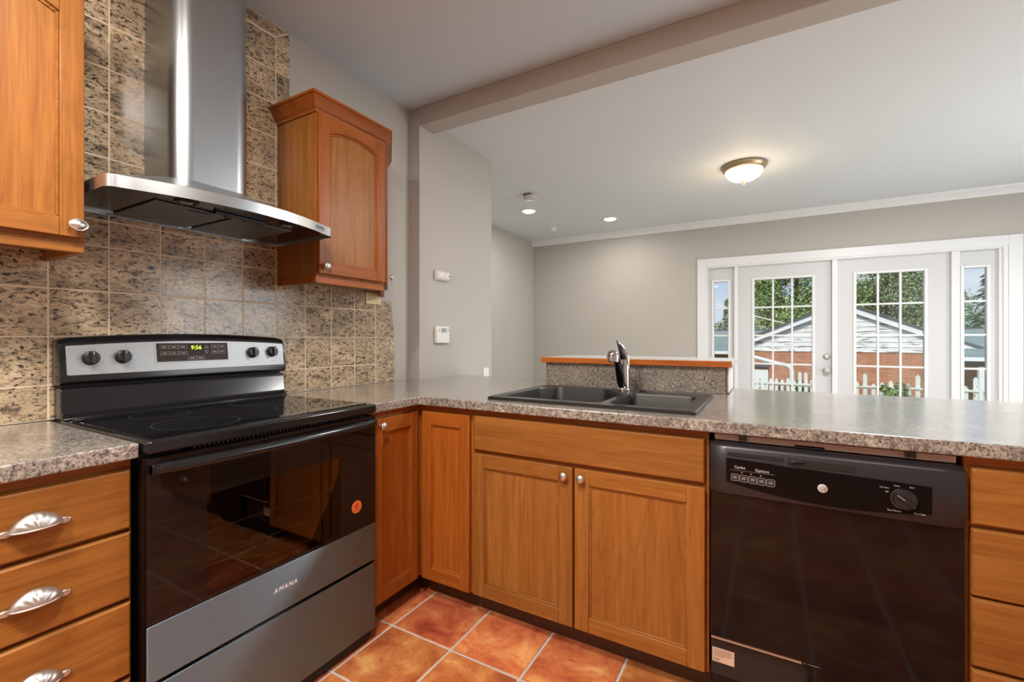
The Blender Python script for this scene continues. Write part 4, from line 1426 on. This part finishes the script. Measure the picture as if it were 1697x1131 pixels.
# round emblem
g = G(FC); g.lathe([(0.0120, 0.0018), (0.0120, 0.0028), (0.0110, 0.0034), (0.0, 0.0034)], 2.141, 0.7645, seg=32)
em = obj('emblem', g, mat('emblem_silver', (0.62, 0.62, 0.62), 0.45, 0.2, noise_amt=0), cn)
text('emblem_script', 'GE', 0.0150, at(FC, 2.141, 0.7645, 0.0036), dark_mark, em, shear=0.35, sx=0.9)
g = G(FC)
for k in range(36):
    t0, t1 = 2 * math.pi * k / 36, 2 * math.pi * (k + 1) / 36
    g.face([(2.141 + q * math.cos(t), 0.7645 + q * math.sin(t), 0.0036) for q, t in ((0.0090, t0), (0.0097, t0), (0.0097, t1), (0.0090, t1))])
obj('emblem_ring', g, dark_mark, em)
# cycle dial
dx_, dz_ = 2.3205, 0.7655
g = G(FC); g.lathe([(0.0275, 0.0018), (0.0275, 0.004), (0.0260, 0.012), (0.0235, 0.0145), (0.0, 0.015)], dx_, dz_, seg=40)
dl = obj('cycle_dial', g, black_plastic, cn)
g = G(FC)
for k in range(48):
    t0, t1 = 2 * math.pi * k / 48, 2 * math.pi * (k + 1) / 48
    if math.sin((t0 + t1) / 2 + 0.7) > 0.5: continue
    g.face([(dx_ + q * math.cos(t), dz_ + q * math.sin(t), 0.0023 + h_) for q, t, h_ in ((0.0277, t0, 0), (0.0283, t0, 0), (0.0283, t1, 0), (0.0277, t1, 0))])
obj('dial_rim', g, nickel, dl)
RM_ = FC @ Matrix.Translation((dx_, dz_, 0)) @ Matrix.Rotation(math.radians(-38), 4, 'Z')
g = G(RM_); g.prism([(-0.0235, -0.0035), (0.0235, -0.0045), (0.0235, 0.0045), (-0.0235, 0.0035)], 0.014, 0.0235)
obj('dial_grip', g, black_plastic, dl, bevel=0.0012)
g = G(RM_); g.box(-0.0225, -0.004, -0.0006, 0.0006, 0.0236, 0.0240)
obj('dial_pointer', g, white_mark, dl)
for body, x, z in (('Hot Start', 2.279, 0.7905), ('Off', 2.284, 0.7800), ('Heavy', 2.305, 0.7985), ('Start', 2.336, 0.7985), ('Plate Warmer', 2.300, 0.7315), ('Rinse Only', 2.352, 0.7315)):
    text('dial_lettering', body, 0.0052, at(FC, x, z, 0.0019), white_mark, cn)
# lower access panel
g = G(FW); g.box(DX0, DX1, 0.100, 0.2285, 0.0, 0.036); 
lp_ = obj('lower_panel', g, black_plastic, w_, bevel=0.002)
g = G(FW); g.box(DX0 + 0.003, 2.092, 0.229, 0.2365, 0.0, 0.058)
obj('pinkish_strip', g, pink_strip, w_)
g = G(FW); g.prism([(2.092, 0.105), (DX1, 0.105), (DX1, 0.2375), (2.094, 0.2375), (2.115, 0.200)], 0.0365, 0.064)
obj('access_cover', g, dw_panel, w_, bevel=0.002)
g = G(FW); g.box(1.8475, 1.912, 0.141, 0.187, 0.0361, 0.0366)
lb = obj('rating_label', g, label_st, w_, label='pale rating label with fine print')
g = G(FW)
for k in range(6):
    g.box(1.852, 1.852 + (0.052, 0.055, 0.048, 0.054, 0.05, 0.03)[k], 0.1805 - k * 0.0042, 0.1820 - k * 0.0042, 0.0367, 0.0369)
for k in range(6):
    g.box(1.852 + k * 0.0030, 1.8536 + k * 0.0030, 0.1455, 0.1545, 0.0367, 0.0369)
obj('label_print', g, mat('faded_print', (0.22, 0.13, 0.10), 0.6), lb)
g = G(); g.box(DX0, DX1, 1.640, 1.72, 0.0, 0.098)
obj('toe_panel', g, black_void, w_)
g = G(); g.box(DX0, DX1, 1.612, 1.638, 0.108, 0.126)
obj('lower_ledge', g, dw_frame, w_, bevel=0.003)

# ------------------------------------------------------------------ wall and ceiling fittings
o_ = thing('power_outlet', 'ivory double wall outlet on the tiles under the right wall cabinet', 'outlet', (0.0095, 1.878, 1.425))
F = frame('px', 0.0097)
g = G(F); g.prism(rrect(1.819, 1.936, 1.390, 1.460, 0.004), 0, 0.006)
obj('cover_plate', g, ivory, o_, bevel=0.002)
for a_ in (1.857, 1.898):
    g = G(F); g.prism(rrect(a_ - 0.016, a_ + 0.016, 1.409, 1.441, 0.010), 0.006, 0.0085)
    sk = obj('socket', g, ivory, o_, bevel=0.0005, seg=1)
    g = G(F); g.box(a_ - 0.008, a_ + 0.001, 1.430, 1.4325, 0.0085, 0.0089); g.box(a_ - 0.007, a_ + 0.001, 1.417, 1.4195, 0.0085, 0.0089); g.lathe([(0.0028, 0.0085), (0.0, 0.0089)], a_ + 0.009, 1.4248, seg=10)
    obj('slots', g, black_void, sk)

XJ = 0.082
F = frame('px', XJ)
t_ = thing('thermostat', 'white thermostat with small grey screen on the partition wall', 'thermostat', (XJ, 2.40, 1.215))
g = G(F); g.prism(rrect(2.338, 2.475, 1.160, 1.272, 0.008), 0, 0.026)
bd_ = obj('housing', g, white_pl, t_, bevel=0.006, seg=3)
g = G(F); g.prism(rrect(2.383, 2.436, 1.232, 1.262, 0.002), 0.0262, 0.0270)
obj('screen', g, lcd_m, t_)
for a_, z_ in ((2.360, 1.252), (2.360, 1.242), (2.452, 1.252), (2.452, 1.242), (2.462, 1.252)):
    g = G(F); g.prism(rrect(a_ - 0.004, a_ + 0.004, z_ - 0.003, z_ + 0.003, 0.001), 0.026, 0.0285)
    obj('button', g, lcd_m, t_)
d_ = thing('wall_sensor', 'white rounded alarm box on the partition wall above the thermostat', 'alarm', (XJ, 2.40, 1.615))
g = G(F)
rings = []
for a_, k in ((2.338, 0.82), (2.343, 1.0), (2.467, 1.0), (2.473, 0.82)):
    rings.append([(a_, 1.613 + 0.034 * k * math.sin(t), max(0, 0.004 + 0.034 * k * math.cos(t))) for t in [math.radians(-90 + 180 * i / 10) for i in range(11)]])
g.loft([[(p_[0], p_[1], p_[2]) for p_ in r_] for r_ in rings])
obj('housing', g, white_pl, d_, smooth=40)
g = G(F); g.lathe([(0.0055, 0.0365), (0.0055, 0.040), (0.0, 0.041)], 2.458, 1.613, seg=14)
obj('test_button', g, dark_mark, d_)
g = G(F); g.box(2.398, 2.412, 1.615, 1.618, 0.037, 0.0388)
obj('indicator', g, dark_mark, d_)
w2 = thing('wall_outlet', 'white wall plate low on the partition wall behind the worktop', 'outlet', (XJ, 2.965, 0.93))
g = G(F); g.prism(rrect(2.930, 3.004, 0.845, 0.962, 0.004), 0, 0.006)
obj('cover_plate', g, white_pl, w2, bevel=0.002)
for z_ in (0.884, 0.924):
    g = G(F); g.prism(rrect(2.951, 2.983, z_ - 0.014, z_ + 0.014, 0.010), 0.006, 0.008)
    obj('socket', g, white_pl, w2)

FCl = Matrix(((1, 0, 0, 0), (0, -1, 0, 0), (0, 0, -1, ZD), (0, 0, 0, 1)))     # hangs under the dining ceiling
def cl(a, b_):
    return (a, -b_)
dx0, dy0 = 1.832, 4.150
L = thing('ceiling_light', 'lit frosted dome ceiling light with brass rim in the dining area', 'ceiling light', (dx0, dy0, ZD))
g = G(FCl); g.lathe([(0.150, 0), (0.168, 0.004), (0.170, 0.014), (0.160, 0.024), (0.158, 0.034), (0.148, 0.042), (0.138, 0.046), (0.0, 0.046)], *cl(dx0, dy0), seg=48)
obj('rim', g, brass_m, L, smooth=50)
g = G(FCl); g.lathe([(0.140, 0.046), (0.138, 0.060), (0.122, 0.088), (0.090, 0.112), (0.050, 0.126), (0.0, 0.131)], *cl(dx0, dy0), seg=40)
obj('glass_shade', g, shade_m, L, smooth=60)
g = G(FCl); g.lathe([(0.024, 0.128), (0.022, 0.134), (0.010, 0.140), (0.006, 0.148), (0.008, 0.153), (0.0, 0.158)], *cl(dx0, dy0), seg=16)
obj('finial', g, brass_m, L, smooth=50)
light('dome_lamp', 'POINT', (dx0, dy0, ZD - 0.22), 5, (1.0, 0.74, 0.42), size=0.10)
for x, y, lab in ((-0.313, 4.452, 'lit recessed ceiling light below a white smoke detector, nearer the partition wall'), (0.374, 5.222, 'lit recessed ceiling light beside the crown moulding, nearest the dome light')):
    L = thing('recessed_light', lab, 'ceiling light', (x, y, ZD), 'recessed lights in the dining ceiling')
    g = G(FCl); g.lathe([(0.070, 0.0), (0.096, 0.0), (0.096, 0.004), (0.088, 0.008), (0.074, 0.006), (0.070, 0.002)], *cl(x, y), seg=36)
    obj('trim_ring', g, paint_trim, L, smooth=50)
    g = G(FCl); g.lathe([(0.069, 0.001), (0.060, 0.010), (0.040, 0.018), (0.0, 0.022)], *cl(x, y), seg=28)
    obj('lens', g, bulb_m, L, smooth=50)
    light('recessed_lamp', 'AREA', (x, y, ZD - 0.03), 9, (1, 0.95, 0.88), size=0.13)
sm = thing('smoke_detector', 'white round smoke detector hanging by the nearer recessed light', 'smoke detector', (-0.03, 3.95, ZD))
g = G(FCl); g.lathe([(0.060, 0), (0.062, 0.008), (0.056, 0.012), (0.058, 0.016), (0.068, 0.020), (0.068, 0.040), (0.058, 0.050), (0.0, 0.052)], *cl(-0.03, 3.945), seg=32)
obj('housing', g, mat('aged_white_plastic', (0.55, 0.54, 0.52), 0.5), sm, smooth=45)
g = G(FCl); g.box(-0.075, 0.0, -3.895, -3.880, 0.012, 0.020)
obj('vent', g, black_void, sm)
sm = thing('smoke_detector', 'small white round detector on the ceiling near the far corner', 'smoke detector', (-0.406, 5.30, ZD))
g = G(FCl); g.lathe([(0.066, 0), (0.066, 0.006), (0.052, 0.010), (0.050, 0.030), (0.042, 0.038), (0.0, 0.040)], *cl(-0.406, 5.30), seg=32)
obj('housing', g, white_pl, sm, smooth=45)

# ------------------------------------------------------------------ outside
GZ = -0.95
g = G(); g.box(-40, 60, YF + 0.2, 120, GZ - 0.1, GZ)
struct('ground', g, lawn_m)
g = G(); g.box(-1.2, 5.4, YF + 0.14, YF + 0.25, GZ, -0.05)
struct('wall_foundation', g, white_ext)

def fence(name, label, y, x0, x1, pitch, w, top_fn, rails, mt, seed):
    rnd = random.Random(seed)
    f = thing(name, label, 'fence', ((x0 + x1) / 2, y, GZ))
    x = x0; i = 0
    while x < x1:
        zt = top_fn(i) + rnd.uniform(-0.012, 0.012)
        g = G(frame('my', y))
        g.prism([(x, GZ), (x + w, GZ), (x + w, zt - 0.045), (x + w / 2, zt), (x, zt - 0.045)], 0, 0.02)
        obj('picket', g, mt, f)
        x += pitch; i += 1
    for z in rails:
        g = G(frame('my', y)); g.box(x0 - 0.05, x1, z - 0.025, z + 0.025, -0.035, -0.001) if False else g.box(x0 - 0.05, x1, z - 0.022, z + 0.022, 0.021, 0.05)
        obj('rail', g, mt, f)
    return f
fence('picket_fence', 'white picket fence seen through the lower panes of the left french door', 12.5, 1.55, 3.02, 0.118, 0.066, lambda i: 0.235 + (0.17 if i in (9, 10) else 0) + 0.02 * (i % 2), (0.118, -0.62), fence_m, 3)
fence('picket_fence', 'white picket fence with uneven tops behind the right french door', 12.7, 3.55, 7.2, 0.150, 0.075, lambda i: 0.18 + 0.04 * (i % 3) + (0.14 if i % 6 == 2 else 0), (0.115, -0.62), fence_m, 5)

# garage with brick walls and white gable
YG = 16.0
AX, AZ, SLP = 3.80, 2.10, 0.44
gar = thing('garage', 'brick garage with peeling white gable outside the french doors', 'garage', (AX, YG, GZ))
g = G(); g.box(1.25, 7.55, YG, YG + 6, GZ, 0.80)
obj('brick_walls', g, brick, gar)
g = G(frame('my', YG))
z = 0.80
while z < AZ - 0.02:
    z1 = min(z + 0.145, AZ - 0.01)
    hw0, hw1 = min(2.6, (AZ - z) / SLP), min(2.6, (AZ - z1) / SLP)
    g.prism([(AX - hw0, z), (AX + hw0, z), (AX + hw1, z1), (AX - hw1, z1)], 0.0, 0.010)
    g.loft([[(AX - hw0, z, 0.010), (AX + hw0, z, 0.010), (AX + hw0 * 0.999, z + 0.012, 0.010), (AX - hw0 * 0.999, z + 0.012, 0.010)], [(AX - hw0, z, 0.030), (AX + hw0, z, 0.030), (AX + hw0 * 0.999, z + 0.012, 0.028), (AX - hw0 * 0.999, z + 0.012, 0.028)]])
    z += 0.145
obj('gable_siding', g, siding_m, gar)
for s2 in (-1, 1):
    g = G(frame('my', YG))
    e = 3.55 if s2 > 0 else 2.62
    P4 = [(AX, AZ + 0.10), (AX + s2 * e, AZ + 0.10 - e * SLP), (AX + s2 * e, AZ - 0.06 - e * SLP), (AX, AZ - 0.06)]
    g.prism(P4 if s2 < 0 else P4[::-1], 0.03, 0.16)
    obj('rake_board', g, white_ext, gar)
    g = G(frame('my', YG))
    P4 = [(AX, AZ + 0.16), (AX + s2 * (e + 0.1), AZ + 0.16 - (e + 0.1) * SLP), (AX + s2 * (e + 0.1), AZ + 0.105 - (e + 0.1) * SLP), (AX, AZ + 0.105)]
    g.prism(P4 if s2 < 0 else P4[::-1], -6.1, 0.22)
    obj('roof', g, roof_grey, gar)
# small lean-to with a white door, gutter and downspout, left
sh = thing('shed', 'low white shed with curved downspout seen through left french door', 'shed', (1.2, 14.6, GZ))
g = G(); g.box(0.2, 2.02, 14.2, 15.2, GZ, 0.40)
obj('walls', g, brick, sh)
g = G(frame('my', 14.2)); g.box(1.45, 2.00, GZ, 0.33, 0, 0.03)
obj('white_door', g, white_ext, sh)
g = G(); g.prism([(0.2, 14.1), (2.05, 14.1), (2.05, 15.3), (0.2, 15.3)], 0.40, 0.44)
obj('roof', g, roof_grey, sh)
g = G(); g.tube([(1.2, 14.05, 0.80), (1.7, 14.05, 0.665), (2.20, 14.05, 0.520), (2.42, 14.05, 0.475), (2.52, 14.05, 0.42), (2.55, 14.05, 0.30), (2.55, 14.05, GZ)], 0.055, 10)
obj('downspout', g, white_ext, sh, smooth=60)

# long low house behind
hs = thing('house', 'low house with teal-grey shingle roof behind the garage', 'house', (6, 26, GZ))
g = G(); g.box(-6.0, 22.0, 23.6, 30, GZ, 0.72)
obj('walls', g, brick, hs)
g = G()
g.loft([[(-6.6, 23.0, 0.60), (-6.6, 27.0, 1.62), (-6.6, 31.0, 0.60), (-6.6, 31.0, 0.50), (-6.6, 27.0, 1.52), (-6.6, 23.0, 0.50)], [(22.6, 23.0, 0.60), (22.6, 27.0, 1.62), (22.6, 31.0, 0.60), (22.6, 31.0, 0.50), (22.6, 27.0, 1.52), (22.6, 23.0, 0.50)]])
obj('roof', g, roof_teal, hs, smooth=0)
g = G(); g.box(-6.6, 22.6, 26.9, 27.1, 1.60, 1.655)
obj('ridge_cap', g, roof_grey, hs)
g = G(); g.box(-6.6, 22.6, 22.90, 23.0, 0.46, 0.60)
obj('gutter', g, white_ext, hs)
# carport roof in front of the garage, right
pg = thing('carport', 'low carport with pale gutter and white post seen in right sidelight', 'carport', (7.0, 15.2, GZ))
g = G(); g.loft([[(5.72, 14.6, 0.74), (5.72, 15.75, 0.93), (5.72, 15.75, 0.89), (5.72, 14.6, 0.70)], [(9.2, 14.6, 0.74), (9.2, 15.75, 0.93), (9.2, 15.75, 0.89), (9.2, 14.6, 0.70)]])
obj('roof', g, roof_teal, pg, smooth=0)
g = G(); g.box(5.70, 9.2, 14.52, 14.60, 0.655, 0.745)
obj('gutter', g, white_ext, pg)
g = G(); g.box(5.75, 9.2, 14.7, 14.78, 0.52, 0.69)
obj('beam', g, dark_wood, pg)
g = G(); g.box(6.33, 6.45, 14.7, 14.82, GZ, 0.53)
obj('post', g, white_ext, pg)

def tree(name, label, x, y, z0, rx, rz, n, leaf, lm, seed, cat='tree', group=None, clumps=26, trunk=True):
    rnd = random.Random(seed)
    t = thing(name, label, cat, (x, y, GZ), group)
    g = G()
    cs = []
    for _ in range(clumps):
        u = rnd.uniform(-1, 1); a = rnd.uniform(0, 2 * math.pi); q = rnd.uniform(0.35, 0.95)
        s1 = math.sqrt(1 - u * u)
        cs.append((x + rx * q * s1 * math.cos(a), y + rx * 0.8 * q * s1 * math.sin(a), z0 + rz * q * u, rnd.uniform(0.28, 0.42) * min(rx, rz)))
    for _ in range(n):
        cx, cy, cz, cr = rnd.choice(cs)
        d = Vector((rnd.gauss(0, 1), rnd.gauss(0, 1), rnd.gauss(0, 1))).normalized()
        pnt = Vector((cx, cy, cz)) + d * cr * rnd.uniform(0.55, 1.05)
        nrm = (d + Vector((rnd.uniform(-.7, .7), rnd.uniform(-.7, .7), rnd.uniform(-.2, 1.0)))).normalized()
        tx = nrm.cross(Vector((rnd.uniform(-1, 1), rnd.uniform(-1, 1), rnd.uniform(-1, 1)))).normalized()
        ty = nrm.cross(tx)
        sz = leaf * rnd.uniform(0.6, 1.3)
        g.face([tuple(pnt - tx * sz * .5), tuple(pnt - ty * sz * .35 + nrm * sz * 0.08), tuple(pnt + tx * sz * .5), tuple(pnt + ty * sz * .35 + nrm * sz * 0.08)])
    obj('foliage', g, lm, t, smooth=0)
    if trunk:
        g = G(); g.tube([(x, y, GZ), (x + 0.1, y, z0 - rz * 0.4), (x, y, z0 + rz * 0.4)], [0.28, 0.22, 0.08], 10)
        obj('trunk', g, bark_m, t, smooth=60)
    return t
tree('broadleaf_tree', 'bright green leafy tree behind the garage, seen through left french door', 3.5, 33, 4.0, 3.1, 4.6, 40000, 0.15, leaf_a, 1, clumps=70)
tree('broadleaf_tree', 'dark green leafy tree with sky gaps seen through right french door', 8.3, 34, 3.3, 2.5, 4.2, 26000, 0.15, leaf_b, 2, clumps=46)
tree('broadleaf_tree', 'pale hazy tree behind the teal roof in right sidelight', 14.0, 43, 1.9, 2.4, 2.0, 6000, 0.25, leaf_h, 6)
tree('broadleaf_tree', 'pale hazy tree low in the left sidelight', -3.1, 44, 1.6, 1.7, 2.0, 5000, 0.25, leaf_h, 7)
tree('bush', 'dark green bush behind the left stretch of picket fence', 2.72, 12.95, -0.12, 0.36, 0.42, 1500, 0.10, leaf_b, 8, 'bush', clumps=12, trunk=False)
tree('bush', 'rounded green bush among pickets below the garage peak', 4.35, 12.35, 0.02, 0.26, 0.30, 1200, 0.09, leaf_b, 9, 'bush', clumps=12, trunk=False)
tree('bush', 'grey-green bush by pickets in right french door', 5.0, 12.35, -0.12, 0.26, 0.24, 1200, 0.09, leaf_c, 10, 'bush', clumps=12, trunk=False)

def conifer(name, label, x, y, z0, h, w, seed):
    rnd = random.Random(seed)
    t = thing(name, label, 'tree', (x, y, GZ))
    g = G()
    for k in range(34):
        f = k / 34
        z = z0 + h * f
        R = w * (1 - f) ** 0.8 * rnd.uniform(0.7, 1.15)
        for b_ in range(9):
            a = rnd.uniform(0, 2 * math.pi)
            d = Vector((math.cos(a), math.sin(a), -0.25))
            for q in range(16):
                s1 = rnd.uniform(0.1, 1)
                p_ = Vector((x, y, z)) + d * R * s1 + Vector((rnd.gauss(0, .09), rnd.gauss(0, .09), rnd.gauss(0, .07)))
                sd = Vector((-d.y, d.x, rnd.uniform(-.4, .4))) * 0.16
                u_ = Vector((d.x * .22, d.y * .22, -0.10))
                g.face([tuple(p_ - sd), tuple(p_ + u_), tuple(p_ + sd), tuple(p_ - u_)])
    obj('foliage', g, leaf_c, t, smooth=0)
    g = G(); g.tube([(x, y, GZ), (x, y, z0 + h)], [0.25, 0.03], 8)
    obj('trunk', g, bark_m, t, smooth=60)
conifer('conifer', 'tall blue-green fir tree in the right sidelight', 13.0, 33.5, 1.8, 6.8, 1.45, 11)
conifer('conifer', 'slim distant fir tree in the left sidelight', -1.25, 47, -0.5, 5.4, 0.9, 12)
g = G(); g.tube([(0.2, 15.7, 2.40), (1.63, 15.75, 1.875), (2.61, 15.83, 1.59)], 0.016, 6)
tag(obj('utility_cable', g, white_ext), 'thin pale cable sloping above the garage roof', 'cable')
